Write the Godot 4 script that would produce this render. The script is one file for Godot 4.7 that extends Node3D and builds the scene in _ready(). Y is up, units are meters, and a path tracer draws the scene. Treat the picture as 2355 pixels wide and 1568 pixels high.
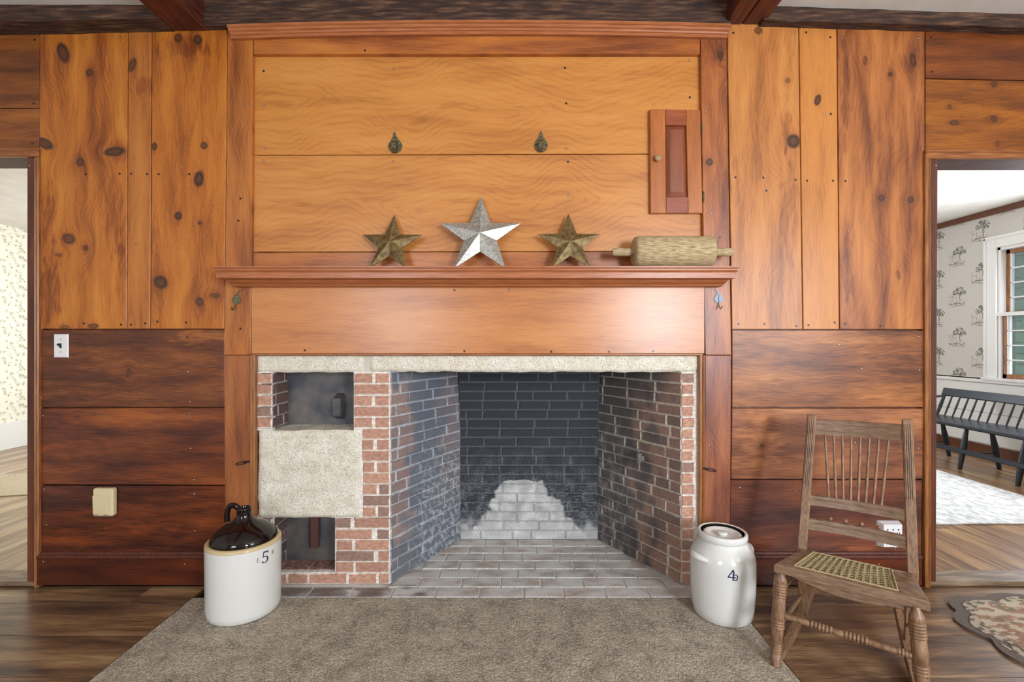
extends Node3D

# ---------------------------------------------------------------- measures
const F := 1100.0        # focal length in pixels of the 2355 x 1568 frame
const CX := 1177.5
const CY := 784.0
const EYE := 1.19        # height of the camera
const D := 2.325         # distance from the camera to the panelled wall (z = 0)

var rng := RandomNumberGenerator.new()
var M := {}
var used := {}

# a point of the place, measured in the photograph on the plane z
func P(px: float, py: float, z := 0.0) -> Vector3:
	var d := D - z
	return Vector3((px - CX) * d / F, EYE + (CY - py) * d / F, z)

# ---------------------------------------------------------------- mesh builder
class MB:
	var v := PackedVector3Array()
	var n := PackedVector3Array()
	var t := PackedVector2Array()

	func tri(a: Vector3, b: Vector3, c: Vector3, na: Vector3, nb: Vector3, nc: Vector3, ta := Vector2.ZERO, tb := Vector2.ZERO, tc := Vector2.ZERO) -> void:
		if (b - a).cross(c - a).dot(na + nb + nc) > 0.0:
			v.append(a); v.append(c); v.append(b)
			n.append(na); n.append(nc); n.append(nb)
			t.append(ta); t.append(tc); t.append(tb)
		else:
			v.append(a); v.append(b); v.append(c)
			n.append(na); n.append(nb); n.append(nc)
			t.append(ta); t.append(tb); t.append(tc)

	func quad(a: Vector3, b: Vector3, c: Vector3, d: Vector3, hint: Vector3, ta := Vector2.ZERO, tb := Vector2.ZERO, tc := Vector2.ZERO, td := Vector2.ZERO) -> void:
		var m := (c - a).cross(d - b)
		if m.length_squared() < 1e-16:
			return
		m = m.normalized()
		if m.dot(hint) < 0.0:
			m = -m
		tri(a, b, c, m, m, m, ta, tb, tc)
		tri(a, c, d, m, m, m, ta, tc, td)

	func squad(a: Vector3, b: Vector3, c: Vector3, d: Vector3, na: Vector3, nb: Vector3, nc: Vector3, nd: Vector3, ta: Vector2, tb: Vector2, tc: Vector2, td: Vector2) -> void:
		tri(a, b, c, na, nb, nc, ta, tb, tc)
		tri(a, c, d, na, nc, nd, ta, tc, td)

	# board: front corners TL TR BR BL, pushed back by thick along -nrm, front edges bevelled
	func slab(q: Array, nrm: Vector3, thick: float, bev: float, uv: Array) -> void:
		var c: Vector3 = (q[0] + q[1] + q[2] + q[3]) * 0.25
		var f := []
		var s := []
		var b := []
		for i in 4:
			var p: Vector3 = q[i]
			var e0: Vector3 = (q[(i + 1) % 4] - p).normalized()
			var e1: Vector3 = (q[(i + 3) % 4] - p).normalized()
			f.append(p + (e0 + e1) * bev)
			s.append(p - nrm * bev)
			b.append(p - nrm * thick)
		quad(f[0], f[1], f[2], f[3], nrm, uv[0], uv[1], uv[2], uv[3])
		for i in 4:
			var j := (i + 1) % 4
			var mid: Vector3 = (q[i] + q[j]) * 0.5 - c
			quad(f[i], f[j], s[j], s[i], nrm + mid.normalized(), uv[i], uv[j], uv[j], uv[i])
			quad(s[i], s[j], b[j], b[i], mid, uv[i], uv[j], uv[j], uv[i])
		quad(b[0], b[1], b[2], b[3], -nrm, uv[0], uv[1], uv[2], uv[3])

	# bevelled box
	func box(c: Vector3, size: Vector3, bev := 0.003, basis := Basis()) -> void:
		var h := size * 0.5
		bev = minf(bev, minf(h.x, minf(h.y, h.z)) * 0.9)
		var ax := [Vector3(1, 0, 0), Vector3(0, 1, 0), Vector3(0, 0, 1)]
		for a in 3:
			var u := (a + 1) % 3
			var w := (a + 2) % 3
			for s in [-1.0, 1.0]:
				var o: Vector3 = ax[a] * h[a] * s
				var eu: Vector3 = ax[u] * (h[u] - bev)
				var ew: Vector3 = ax[w] * (h[w] - bev)
				quad(c + basis * (o - eu - ew), c + basis * (o + eu - ew), c + basis * (o + eu + ew), c + basis * (o - eu + ew), basis * (ax[a] * s), Vector2(-h[u], -h[w]), Vector2(h[u], -h[w]), Vector2(h[u], h[w]), Vector2(-h[u], h[w]))
			for s1 in [-1.0, 1.0]:
				for s2 in [-1.0, 1.0]:
					var p1: Vector3 = ax[u] * h[u] * s1 + ax[w] * (h[w] - bev) * s2
					var p2: Vector3 = ax[u] * (h[u] - bev) * s1 + ax[w] * h[w] * s2
					var e: Vector3 = ax[a] * (h[a] - bev)
					quad(c + basis * (p1 - e), c + basis * (p1 + e), c + basis * (p2 + e), c + basis * (p2 - e), basis * (ax[u] * s1 + ax[w] * s2))
		for sx in [-1.0, 1.0]:
			for sy in [-1.0, 1.0]:
				for sz in [-1.0, 1.0]:
					var k := Vector3(sx, sy, sz)
					var nn := (basis * k).normalized()
					tri(c + basis * (k * Vector3(h.x, h.y - bev, h.z - bev)), c + basis * (k * Vector3(h.x - bev, h.y, h.z - bev)), c + basis * (k * Vector3(h.x - bev, h.y - bev, h.z)), nn, nn, nn)

	# six-sided block from 8 corners: 0-3 near face TL TR BR BL, 4-7 far face; subdivided along its length, roughened
	func beam(p: Array, steps: int, rough: float, noise: FastNoiseLite) -> void:
		var rings := []
		for i in steps + 1:
			var k := float(i) / steps
			var r := []
			for e in [[0, 1], [3, 2], [7, 6], [4, 5]]:
				var a: Vector3 = p[e[0]]
				var b: Vector3 = p[e[1]]
				r.append(a.lerp(b, k))
			var ring := []
			for j in 4:
				for m in 3:
					var q: Vector3 = r[j].lerp(r[(j + 1) % 4], m / 3.0)
					q += Vector3(0, noise.get_noise_3d(q.x * 7.0, q.y * 30.0, q.z * 30.0), noise.get_noise_3d(q.x * 7.0 + 50.0, q.y * 30.0, q.z * 30.0)) * rough
					ring.append(q)
			rings.append(ring)
		for i in steps:
			var c := Vector3.ZERO
			for q in rings[i]:
				c += q / 12.0
			for j in 12:
				var a: Vector3 = rings[i][j]
				var b: Vector3 = rings[i + 1][j]
				var c2: Vector3 = rings[i + 1][(j + 1) % 12]
				var d: Vector3 = rings[i][(j + 1) % 12]
				quad(a, b, c2, d, (a + c2) * 0.5 - c)
		quad(p[0], p[3], p[7], p[4], p[0] - p[1])
		quad(p[1], p[2], p[6], p[5], p[1] - p[0])

	# turned shape round the line from a to b: profile of (radius, 0..1 along)
	func turned(prof: Array, a: Vector3, b: Vector3, seg := 20, squash := 1.0) -> void:
		var y := (b - a).normalized()
		var x := y.cross(Vector3(0, 0, 1) if absf(y.z) < 0.9 else Vector3(1, 0, 0)).normalized()
		var z := x.cross(y)
		var l := a.distance_to(b)
		for i in prof.size() - 1:
			var r0: float = prof[i].x
			var r1: float = prof[i + 1].x
			var h0: float = prof[i].y * l
			var h1: float = prof[i + 1].y * l
			if absf(r0 - r1) + absf(h0 - h1) < 1e-7:
				continue
			var nn := Vector2(h1 - h0, r0 - r1).normalized()
			var n0 := nn
			var n1 := nn
			if i > 0:
				var m := Vector2(h0 - prof[i - 1].y * l, prof[i - 1].x - r0).normalized()
				if m.dot(nn) > 0.6:
					n0 = (m + nn).normalized()
			if i < prof.size() - 2:
				var m2 := Vector2(prof[i + 2].y * l - h1, r1 - prof[i + 2].x).normalized()
				if m2.dot(nn) > 0.6:
					n1 = (m2 + nn).normalized()
			for k in seg:
				var t0 := TAU * k / seg
				var t1 := TAU * (k + 1) / seg
				var d0 := x * cos(t0) + z * sin(t0) * squash
				var d1 := x * cos(t1) + z * sin(t1) * squash
				squad(a + y * h0 + d0 * r0, a + y * h0 + d1 * r0, a + y * h1 + d1 * r1, a + y * h1 + d0 * r1, d0 * n0.x + y * n0.y, d1 * n0.x + y * n0.y, d1 * n1.x + y * n1.y, d0 * n1.x + y * n1.y, Vector2(t0 / TAU, h0), Vector2(t1 / TAU, h0), Vector2(t1 / TAU, h1), Vector2(t0 / TAU, h1))

	# upright lathe: profile of (radius, height)
	func lathe(prof: Array, seg := 48, at := Vector3.ZERO) -> void:
		turned(prof, at, at + Vector3(0, 1, 0), seg)

	# tube along points; rads has one radius for each point, flat squashes it across side
	func tube(pts: Array, rads: Array, seg := 10, flat := 1.0) -> void:
		var frames := []
		var side := Vector3.ZERO
		for i in pts.size():
			var d: Vector3 = pts[mini(i + 1, pts.size() - 1)] - pts[maxi(i - 1, 0)]
			d = d.normalized()
			if i == 0:
				side = d.cross(Vector3(0, 1, 0) if absf(d.y) < 0.9 else Vector3(0, 0, 1)).normalized()
			else:
				side = (side - d * side.dot(d)).normalized()
			frames.append([side, d.cross(side)])
		for i in pts.size() - 1:
			for k in seg:
				var q := []
				var m := []
				for e in [[i, k], [i, k + 1], [i + 1, k + 1], [i + 1, k]]:
					var an: float = TAU * e[1] / seg
					var fr: Array = frames[e[0]]
					var dir: Vector3 = fr[0] * cos(an) + fr[1] * sin(an)
					q.append(pts[e[0]] + (fr[0] * cos(an) + fr[1] * sin(an) * flat) * rads[e[0]])
					m.append(dir)
				squad(q[0], q[1], q[2], q[3], m[0], m[1], m[2], m[3], Vector2(k / float(seg), i), Vector2((k + 1) / float(seg), i), Vector2((k + 1) / float(seg), i + 1), Vector2(k / float(seg), i + 1))
		for e in [0, pts.size() - 1]:
			var dir: Vector3 = (pts[0] - pts[1] if e == 0 else pts[e] - pts[e - 1]).normalized()
			for k in seg:
				var a0 := TAU * k / seg
				var a1 := TAU * (k + 1) / seg
				tri(pts[e], pts[e] + (frames[e][0] * cos(a0) + frames[e][1] * sin(a0) * flat) * rads[e], pts[e] + (frames[e][0] * cos(a1) + frames[e][1] * sin(a1) * flat) * rads[e], dir, dir, dir)

	# flat polygon (2D points in the plane x, y of the basis) with thickness along its z
	func plate(poly: PackedVector2Array, at: Vector3, basis: Basis, thick: float, bev := 0.0, uvs := 1.0) -> void:
		var inner := poly
		if bev > 0.0:
			var shr := Geometry2D.offset_polygon(poly, -bev)
			if shr.size() == 1 and shr[0].size() == poly.size():
				inner = shr[0]
				var best := 0
				for i in inner.size():
					if inner[i].distance_to(poly[0]) < inner[best].distance_to(poly[0]):
						best = i
				var turned_ := PackedVector2Array()
				for i in inner.size():
					turned_.append(inner[(best + i) % inner.size()])
				inner = turned_
			else:
				bev = 0.0
		var z := basis.z
		var idx := Geometry2D.triangulate_polygon(inner)
		for i in range(0, idx.size(), 3):
			var q := []
			for k in 3:
				q.append(inner[idx[i + k]])
			tri(at + basis * Vector3(q[0].x, q[0].y, thick), at + basis * Vector3(q[1].x, q[1].y, thick), at + basis * Vector3(q[2].x, q[2].y, thick), z, z, z, q[0] * uvs, q[1] * uvs, q[2] * uvs)
		idx = Geometry2D.triangulate_polygon(poly)
		for i in range(0, idx.size(), 3):
			var q := []
			for k in 3:
				q.append(poly[idx[i + k]])
			tri(at + basis * Vector3(q[0].x, q[0].y, 0), at + basis * Vector3(q[1].x, q[1].y, 0), at + basis * Vector3(q[2].x, q[2].y, 0), -z, -z, -z, q[0] * uvs, q[1] * uvs, q[2] * uvs)
		var cw := Geometry2D.is_polygon_clockwise(poly)
		for i in poly.size():
			var j := (i + 1) % poly.size()
			var d := poly[j] - poly[i]
			var o := Vector2(d.y, -d.x) * (-1.0 if cw else 1.0)
			var hint := basis * Vector3(o.x, o.y, 0).normalized()
			quad(at + basis * Vector3(poly[i].x, poly[i].y, 0), at + basis * Vector3(poly[j].x, poly[j].y, 0), at + basis * Vector3(poly[j].x, poly[j].y, thick - bev), at + basis * Vector3(poly[i].x, poly[i].y, thick - bev), hint, poly[i] * uvs, poly[j] * uvs, poly[j] * uvs, poly[i] * uvs)
			if bev > 0.0:
				quad(at + basis * Vector3(poly[i].x, poly[i].y, thick - bev), at + basis * Vector3(poly[j].x, poly[j].y, thick - bev), at + basis * Vector3(inner[j].x, inner[j].y, thick), at + basis * Vector3(inner[i].x, inner[i].y, thick), hint + z, poly[i] * uvs, poly[j] * uvs, poly[j] * uvs, poly[i] * uvs)

	# stone block with a rounded, uneven front
	func stone(x0: float, x1: float, y0: float, y1: float, z: float, depth: float, rad: float, rough: float, noise: FastNoiseLite, shift := 0.0) -> void:
		var nx := maxi(4, int((x1 - x0) / 0.014))
		var ny := maxi(4, int((y1 - y0) / 0.010))
		var g := []
		for j in ny + 1:
			var row := []
			for i in nx + 1:
				var x := lerpf(x0, x1, i / float(nx))
				var y := lerpf(y0, y1, j / float(ny))
				var e := minf(minf(x - x0, x1 - x), minf(y - y0, y1 - y))
				var k := clampf(1.0 - e / rad, 0.0, 1.0)
				var zz := z - rad * (1.0 - sqrt(maxf(0.0, 1.0 - k * k)))
				zz += noise.get_noise_2d((x + shift) * 40.0, y * 40.0) * rough
				var yy := y
				if j == 0 or j == ny:
					yy += noise.get_noise_2d((x + shift) * 16.0 + 300.0, y * 9.0) * rough * 1.6
				if i == 0 or i == nx:
					x += noise.get_noise_2d(x * 9.0, y * 16.0 + 90.0) * rough * 1.6
				row.append(Vector3(x, yy, zz))
			g.append(row)
		var nn := []
		for j in ny + 1:
			var row := []
			for i in nx + 1:
				var dx: Vector3 = g[j][mini(i + 1, nx)] - g[j][maxi(i - 1, 0)]
				var dy: Vector3 = g[mini(j + 1, ny)][i] - g[maxi(j - 1, 0)][i]
				row.append(dx.cross(dy).normalized())
			nn.append(row)
		for j in ny:
			for i in nx:
				squad(g[j][i], g[j][i + 1], g[j + 1][i + 1], g[j + 1][i], nn[j][i], nn[j][i + 1], nn[j + 1][i + 1], nn[j + 1][i], Vector2.ZERO, Vector2.ZERO, Vector2.ZERO, Vector2.ZERO)
		var back := Vector3(0, 0, 1)
		for i in nx:
			for j in [0, ny]:
				var a: Vector3 = g[j][i]
				var b: Vector3 = g[j][i + 1]
				quad(a, b, Vector3(b.x, b.y, z - depth), Vector3(a.x, a.y, z - depth), Vector3(0, -1 if j == 0 else 1, 0))
		for j in ny:
			for i in [0, nx]:
				var a: Vector3 = g[j][i]
				var b: Vector3 = g[j + 1][i]
				quad(a, b, Vector3(b.x, b.y, z - depth), Vector3(a.x, a.y, z - depth), Vector3(-1 if i == 0 else 1, 0, 0))
		quad(Vector3(x0, y0, z - depth), Vector3(x1, y0, z - depth), Vector3(x1, y1, z - depth), Vector3(x0, y1, z - depth), -back)

	func mesh() -> ArrayMesh:
		var a := []
		a.resize(Mesh.ARRAY_MAX)
		a[Mesh.ARRAY_VERTEX] = v
		a[Mesh.ARRAY_NORMAL] = n
		a[Mesh.ARRAY_TEX_UV] = t
		var m := ArrayMesh.new()
		m.add_surface_from_arrays(Mesh.PRIMITIVE_TRIANGLES, a)
		return m

# ---------------------------------------------------------------- nodes
func numbered(called: String) -> String:
	if not used.has(called):
		used[called] = 0
		return called
	used[called] += 1
	return "%s_%03d" % [called, used[called]]

func part(parent: Node, called: String, mb: MB, mat: Material) -> MeshInstance3D:
	var o := MeshInstance3D.new()
	o.name = called if parent != self else numbered(called)
	o.mesh = mb.mesh()
	o.material_override = mat
	o.cast_shadow = GeometryInstance3D.SHADOW_CASTING_SETTING_ON
	parent.add_child(o, true)
	return o

func thing(called: String, label: String, category: String, at := Vector3.ZERO, group := "") -> Node3D:
	var o := Node3D.new()
	o.name = numbered(called)
	o.position = at
	o.set_meta("label", label)
	o.set_meta("category", category)
	if group:
		o.set_meta("group", group)
	add_child(o)
	return o

func structure(called: String, label := "") -> Node3D:
	var o := Node3D.new()
	o.name = numbered(called)
	o.set_meta("kind", "structure")
	if label:
		o.set_meta("label", label)
	add_child(o)
	return o

func tag(o: Node, label: String, category: String, group := "") -> void:
	o.set_meta("label", label)
	o.set_meta("category", category)
	if group:
		o.set_meta("group", group)

# ---------------------------------------------------------------- materials
func C(r: float, g: float, b: float) -> Color:
	return Color(r / 255.0, g / 255.0, b / 255.0)

func mat(col: Color, rough := 0.6, metal := 0.0, spec := 0.5) -> StandardMaterial3D:
	var m := StandardMaterial3D.new()
	m.albedo_color = col
	m.roughness = rough
	m.metallic = metal
	m.metallic_specular = spec
	return m

func noise_tex(freq: float, seed_: int, stops: Array, size := 512, octaves := 4, kind := FastNoiseLite.TYPE_SIMPLEX_SMOOTH) -> NoiseTexture2D:
	var n := FastNoiseLite.new()
	n.seed = seed_
	n.frequency = freq
	n.noise_type = kind
	n.fractal_octaves = octaves
	var g := Gradient.new()
	var off := PackedFloat32Array()
	var cols := PackedColorArray()
	for s in stops:
		off.append(s[0])
		cols.append(s[1])
	g.offsets = off
	g.colors = cols
	var t := NoiseTexture2D.new()
	t.width = size
	t.height = size
	t.seamless = true
	t.noise = n
	t.color_ramp = g
	return t

# stone: soft patches of the base colours with crystals scattered over them
func speckle(size: int, seed_: int, base: Array, grains: Array, count: int, r: int) -> ImageTexture:
	var n := FastNoiseLite.new()
	n.seed = seed_
	n.frequency = 0.02
	n.fractal_octaves = 4
	var field := n.get_seamless_image(size, size)
	n.frequency = 0.006
	n.seed = seed_ + 1
	var broad := n.get_seamless_image(size, size)
	var img := Image.create(size, size, false, Image.FORMAT_RGB8)
	rng.seed = seed_
	for y in size:
		for x in size:
			var v := field.get_pixel(x, y).r * 0.6 + broad.get_pixel(x, y).r * 0.9 - 0.25 + rng.randf_range(-0.12, 0.12)
			img.set_pixel(x, y, base[2].lerp(base[0], clampf(v * 2.0, 0.0, 1.0)) if v < 0.5 else base[0].lerp(base[1], clampf(v * 2.0 - 1.0, 0.0, 1.0)))
	for i in count:
		var c: Color = grains[rng.randi() % grains.size()]
		var x := rng.randi() % size
		var y := rng.randi() % size
		var e := rng.randi_range(1, r)
		for k in e * e * 3:
			img.set_pixel(posmod(x + rng.randi_range(-e, e), size), posmod(y + rng.randi_range(-e, e), size), c)
	return ImageTexture.create_from_image(img)

func bump_tex(freq: float, seed_: int, strength: float, size := 512) -> NoiseTexture2D:
	var n := FastNoiseLite.new()
	n.seed = seed_
	n.frequency = freq
	n.fractal_octaves = 4
	var t := NoiseTexture2D.new()
	t.width = size
	t.height = size
	t.seamless = true
	t.as_normal_map = true
	t.bump_strength = strength
	t.noise = n
	return t

func noise_mat(tex: Texture2D, scale: Vector3, rough := 0.7, metal := 0.0, world := true, normal: Texture2D = null, nscale := 0.6) -> StandardMaterial3D:
	var m := StandardMaterial3D.new()
	m.albedo_texture = tex
	m.roughness = rough
	m.metallic = metal
	m.uv1_triplanar = true
	m.uv1_world_triplanar = world
	m.uv1_scale = scale
	if normal:
		m.normal_enabled = true
		m.normal_texture = normal
		m.normal_scale = nscale
	return m

func tex_mat(tex: Texture2D, rough := 0.4, spec := 0.5) -> StandardMaterial3D:
	var m := StandardMaterial3D.new()
	m.albedo_texture = tex
	m.roughness = rough
	m.metallic_specular = spec
	m.texture_repeat = false
	return m

# ---------------------------------------------------------------- wood
var n1 := FastNoiseLite.new()
var n2 := FastNoiseLite.new()
var n3 := FastNoiseLite.new()

# o: seed, cols [light, mid, dark], vertical, ring, period, wav, cath [centre, slope], blotch, fibre, knots [[x, y, rx, ry, angle, strength]], nails [[x, y, pale]], patches [[x, y, rx, ry, amount]]
func wood(w: int, h: int, o: Dictionary) -> ImageTexture:
	n1.seed = o.seed
	n2.seed = o.seed + 11
	n3.seed = o.seed + 23
	var light: Color = o.cols[0]
	var mid: Color = o.cols[1]
	var dark: Color = o.cols[2]
	var vert: bool = o.get("vertical", false)
	var la := h if vert else w
	var lc := w if vert else h
	var ring: float = o.get("ring", 0.4)
	var per: float = TAU / o.get("period", 7.0)
	var wav: float = o.get("wav", 12.0)
	var blotch: float = o.get("blotch", 0.45)
	var fibre: float = o.get("fibre", 0.22)
	var cath: Array = o.get("cath", [])
	var disp := PackedFloat32Array()
	disp.resize(la * lc)
	var tone := PackedFloat32Array()
	tone.resize(la * lc)
	var knots: Array = o.get("knots", [])
	for k in knots:
		var ka: float = k[1] if vert else k[0]
		var kc: float = k[0] if vert else k[1]
		var ra: float = k[3] if vert else k[2]
		var rc: float = k[2] if vert else k[3]
		var ea := ra * 4.5
		var ec := rc * 3.5
		for a in range(maxi(0, int(ka - ea * 1.6)), mini(la, int(ka + ea * 1.6))):
			for c in range(maxi(0, int(kc - ec * 1.6)), mini(lc, int(kc + ec * 1.6))):
				var da := (a - ka) / ea
				var dc := (c - kc) / ec
				var q := exp(-(da * da + dc * dc) * 2.0)
				disp[a * lc + c] += -(c - kc) * 0.75 * q
				tone[a * lc + c] -= 0.32 * k[5] * exp(-(da * da * 4.0 + dc * dc * 6.0))
	for p in o.get("patches", []):
		var pa: float = p[1] if vert else p[0]
		var pc: float = p[0] if vert else p[1]
		var ra: float = p[3] if vert else p[2]
		var rc: float = p[2] if vert else p[3]
		for a in range(maxi(0, int(pa - ra * 1.5)), mini(la, int(pa + ra * 1.5))):
			for c in range(maxi(0, int(pc - rc * 1.5)), mini(lc, int(pc + rc * 1.5))):
				var da := (a - pa) / ra
				var dc := (c - pc) / rc
				var q := 1.0 - sqrt(da * da + dc * dc) + n3.get_noise_2d(a * 0.02, c * 0.06) * 0.7
				tone[a * lc + c] += p[4] * clampf(q * 1.6, 0.0, 1.0)
	var data := PackedByteArray()
	data.resize(w * h * 3)
	var c0: float = cath[0] if cath else 0.0
	var sl: float = cath[1] if cath else 0.0
	var has_cath := cath.size() > 0
	for a in la:
		var drift := n1.get_noise_2d(a * 0.0035, 900.0) * wav * 2.0
		var run := n1.get_noise_2d(a * 0.0022, 500.0) * 420.0 if has_cath else 0.0
		for c in lc:
			var at := a * lc + c
			var f: float = c + disp[at] + drift + n1.get_noise_2d(a * 0.004, c * 0.010) * wav * 0.75
			if has_cath:
				var dc: float = c - c0 + drift
				f = sqrt(dc * dc + 60.0) * 0.8 + run * sl + n1.get_noise_2d(a * 0.010, c * 0.03) * wav * 0.16
			var r := 0.5 + 0.5 * sin(f * per)
			r *= r
			r *= r
			var fib := n2.get_noise_2d(a * 0.018, (c + disp[at]) * 0.55)
			var blo := n3.get_noise_2d(a * 0.0021, (c + disp[at] * 1.5) * 0.013) + 0.5 * n3.get_noise_2d(a * 0.006 + 40.0, (c + disp[at]) * 0.045)
			var t: float = 0.55 + blo * blotch * 0.72 + fib * fibre * 0.7 + tone[at] * 0.8 - r * ring * 0.62 * (0.45 + 0.55 * clampf(0.5 + n3.get_noise_2d(a * 0.01 + 70.0, c * 0.02) * 1.2, 0.0, 1.0)) * 0.55
			t -= maxf(0.0, n2.get_noise_2d(a * 0.011 + 200.0, (c + disp[at]) * 0.95) - 0.18) * (fibre * 1.9)
			var col: Color
			if t < 0.5:
				col = dark.lerp(mid, clampf(t * 2.0, 0.0, 1.0))
			else:
				col = mid.lerp(light, clampf(t * 2.0 - 1.0, 0.0, 1.0))
			var i := (a * w + c) * 3 if vert else (c * w + a) * 3
			data[i] = int(col.r * 255.0)
			data[i + 1] = int(minf(1.0, col.g * 1.015) * 255.0)
			data[i + 2] = int(col.b * 255.0)
	var img := Image.create_from_data(w, h, false, Image.FORMAT_RGB8, data)
	for k in knots:
		var ca := cos(k[4])
		var sa := sin(k[4])
		var rx: float = k[2]
		var ry: float = k[3]
		var e := maxf(rx, ry) * 1.5
		for y in range(maxi(0, int(k[1] - e)), mini(h, int(k[1] + e))):
			for x in range(maxi(0, int(k[0] - e)), mini(w, int(k[0] + e))):
				var dx: float = x - k[0]
				var dy: float = y - k[1]
				var q := Vector2((dx * ca + dy * sa) / rx, (dy * ca - dx * sa) / ry)
				var d := q.length() * 1.08 + n2.get_noise_2d(x * 0.25, y * 0.25) * 0.16
				if d > 1.15:
					continue
				var m := clampf((1.15 - d) * 4.0, 0.0, 1.0)
				var ringy := 0.5 + 0.5 * sin(d * 13.0 + 2.0)
				var heart := clampf(1.0 - d * 1.6, 0.0, 1.0)
				var kc := C(58, 36, 26).lerp(C(132, 74, 34), ringy * 0.4 + heart * 0.55)
				img.set_pixel(x, y, img.get_pixel(x, y).lerp(kc, m * k[5]))
	for s in o.get("nails", []):
		for y in range(-2, 3):
			for x in range(-2, 3):
				var px := int(s[0]) + x
				var py := int(s[1]) + y
				if x * x + y * y < 6 and px >= 0 and py >= 0 and px < w and py < h:
					img.set_pixel(px, py, (C(196, 176, 156) if s[2] and x * x + y * y < 3 else C(46, 30, 24)))
	return ImageTexture.create_from_image(img)

# a wall board between pixel corners TL TR BR BL of the photograph on the plane z, with its own wood
func board(parent: Node, called: String, q: Array, z: float, thick: float, o: Dictionary, rough := 0.32, bev := 0.0022) -> MeshInstance3D:
	var x0 := 1e9
	var x1 := -1e9
	var y0 := 1e9
	var y1 := -1e9
	for p in q:
		x0 = minf(x0, p[0])
		x1 = maxf(x1, p[0])
		y0 = minf(y0, p[1])
		y1 = maxf(y1, p[1])
	for key in ["knots", "nails", "patches"]:
		if o.has(key):
			var moved := []
			for k in o[key]:
				var c: Array = k.duplicate()
				c[0] -= x0
				c[1] -= y0
				moved.append(c)
			o[key] = moved
	if o.has("cath"):
		o.cath = [o.cath[0] - (x0 if o.get("vertical", false) else y0), o.cath[1]]
	var tex := wood(int(x1 - x0), int(y1 - y0), o)
	var mb := MB.new()
	var uv := []
	var w := []
	for p in q:
		w.append(P(p[0], p[1], z))
		uv.append(Vector2((p[0] - x0) / (x1 - x0), (p[1] - y0) / (y1 - y0)))
	mb.slab(w, Vector3(0, 0, 1), thick, bev, uv)
	return part(parent, called, mb, tex_mat(tex, rough, o.get("spec", 0.5)))

# ---------------------------------------------------------------- brickwork
class Face:
	var o: Vector3
	var u: Vector3
	var v: Vector3
	var n: Vector3
	var w: float
	var h: float
	func at(a: float, b: float, out := 0.0) -> Vector3:
		return o + u * a + v * b + n * out

func face(o: Vector3, u: Vector3, v: Vector3, n: Vector3, w: float, h: float) -> Face:
	var f := Face.new()
	f.o = o
	f.u = u
	f.v = v
	f.n = n
	f.w = w
	f.h = h
	return f

# courses of stretchers over a face: [[u0, u1, v0, v1]]
func courses(w: float, h: float, pitch: float, length: float, seed_: int) -> Array:
	rng.seed = seed_
	var out := []
	var row := 0
	var v := 0.0
	while v < h - 0.02:
		var u := -length * (0.74 if row % 2 else 0.28) + rng.randf_range(-0.012, 0.012)
		while u < w:
			var l := length * rng.randf_range(0.92, 1.06)
			if rng.randf() < 0.14:
				l *= 0.52
			var a := maxf(u, 0.002)
			var b := minf(u + l - 0.007, w - 0.002)
			if b - a > 0.018:
				out.append([a, b, v + 0.0025, minf(v + pitch - 0.0035, h)])
			u += l
		v += pitch
		row += 1
	return out

# colours of a brick face; soot(u, v) gives [brick colour, mortar colour] mixes as [soot 0..1, ash 0..1]
func brick_tex(f: Face, bricks: Array, res: float, seed_: int, brick: Array, mortar: Color, soot_col: Color, soot: Callable) -> ImageTexture:
	rng.seed = seed_
	n1.seed = seed_
	n2.seed = seed_ + 5
	n3.seed = seed_ + 9
	var w := int(f.w * res)
	var h := int(f.h * res)
	var img := Image.create(w, h, false, Image.FORMAT_RGB8)
	img.fill(mortar)
	for b in bricks:
		var c: Color = brick[0].lerp(brick[1], rng.randf())
		if rng.randf() < 0.15:
			c = c.lerp(brick[2], 0.8)
		img.fill_rect(Rect2i(int(b[0] * res), int(h - b[3] * res), maxi(1, int((b[1] - b[0]) * res)), maxi(1, int((b[3] - b[2]) * res))), c)
	var ash := C(238, 235, 228)
	for y in h:
		var v := (h - y) / res
		for x in w:
			var u := x / res
			var c := img.get_pixel(x, y)
			var is_mortar := c.is_equal_approx(mortar)
			var g := n2.get_noise_2d(x * 0.5, y * 0.5)
			var s: Array = soot.call(u, v, g)
			c = c * (1.0 + g * 0.16 + n3.get_noise_2d(x * 0.06, y * 0.09) * 0.14)
			c = c.lerp(soot_col * (1.0 + g * 0.5), clampf(s[0], 0.0, 1.0) * (0.46 if is_mortar else 1.0))
			c = c.lerp(ash * (0.95 + g * 0.12), clampf(s[1], 0.0, 1.0) * (0.72 if is_mortar and s[1] > 0.5 else 1.0))
			c.a = 1.0
			img.set_pixel(x, y, c.clamp(Color(0, 0, 0), Color(1, 1, 1)))
	return ImageTexture.create_from_image(img)

func lay(parent: Node, f: Face, bricks: Array, material: Material, seed_: int, depth := 0.03, lean_from := 9.0) -> void:
	rng.seed = seed_
	for b in bricks:
		var mb := MB.new()
		var j := func() -> float: return rng.randf_range(-0.0016, 0.0016)
		var out := rng.randf_range(0.0035, 0.0065)
		out += maxf(0.0, b[2] - lean_from) * 0.115
		var q := [[b[0] + j.call(), b[3] + j.call()], [b[1] + j.call(), b[3] + j.call()], [b[1] + j.call(), b[2] + j.call()], [b[0] + j.call(), b[2] + j.call()]]
		if b.size() > 4:
			q = b[4]
		var w := []
		var uv := []
		for p in q:
			w.append(f.at(p[0], p[1], out))
			uv.append(Vector2(p[0] / f.w, 1.0 - p[1] / f.h))
		mb.slab(w, f.n, depth + out, 0.003, uv)
		part(parent, "brick", mb, material)

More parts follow.
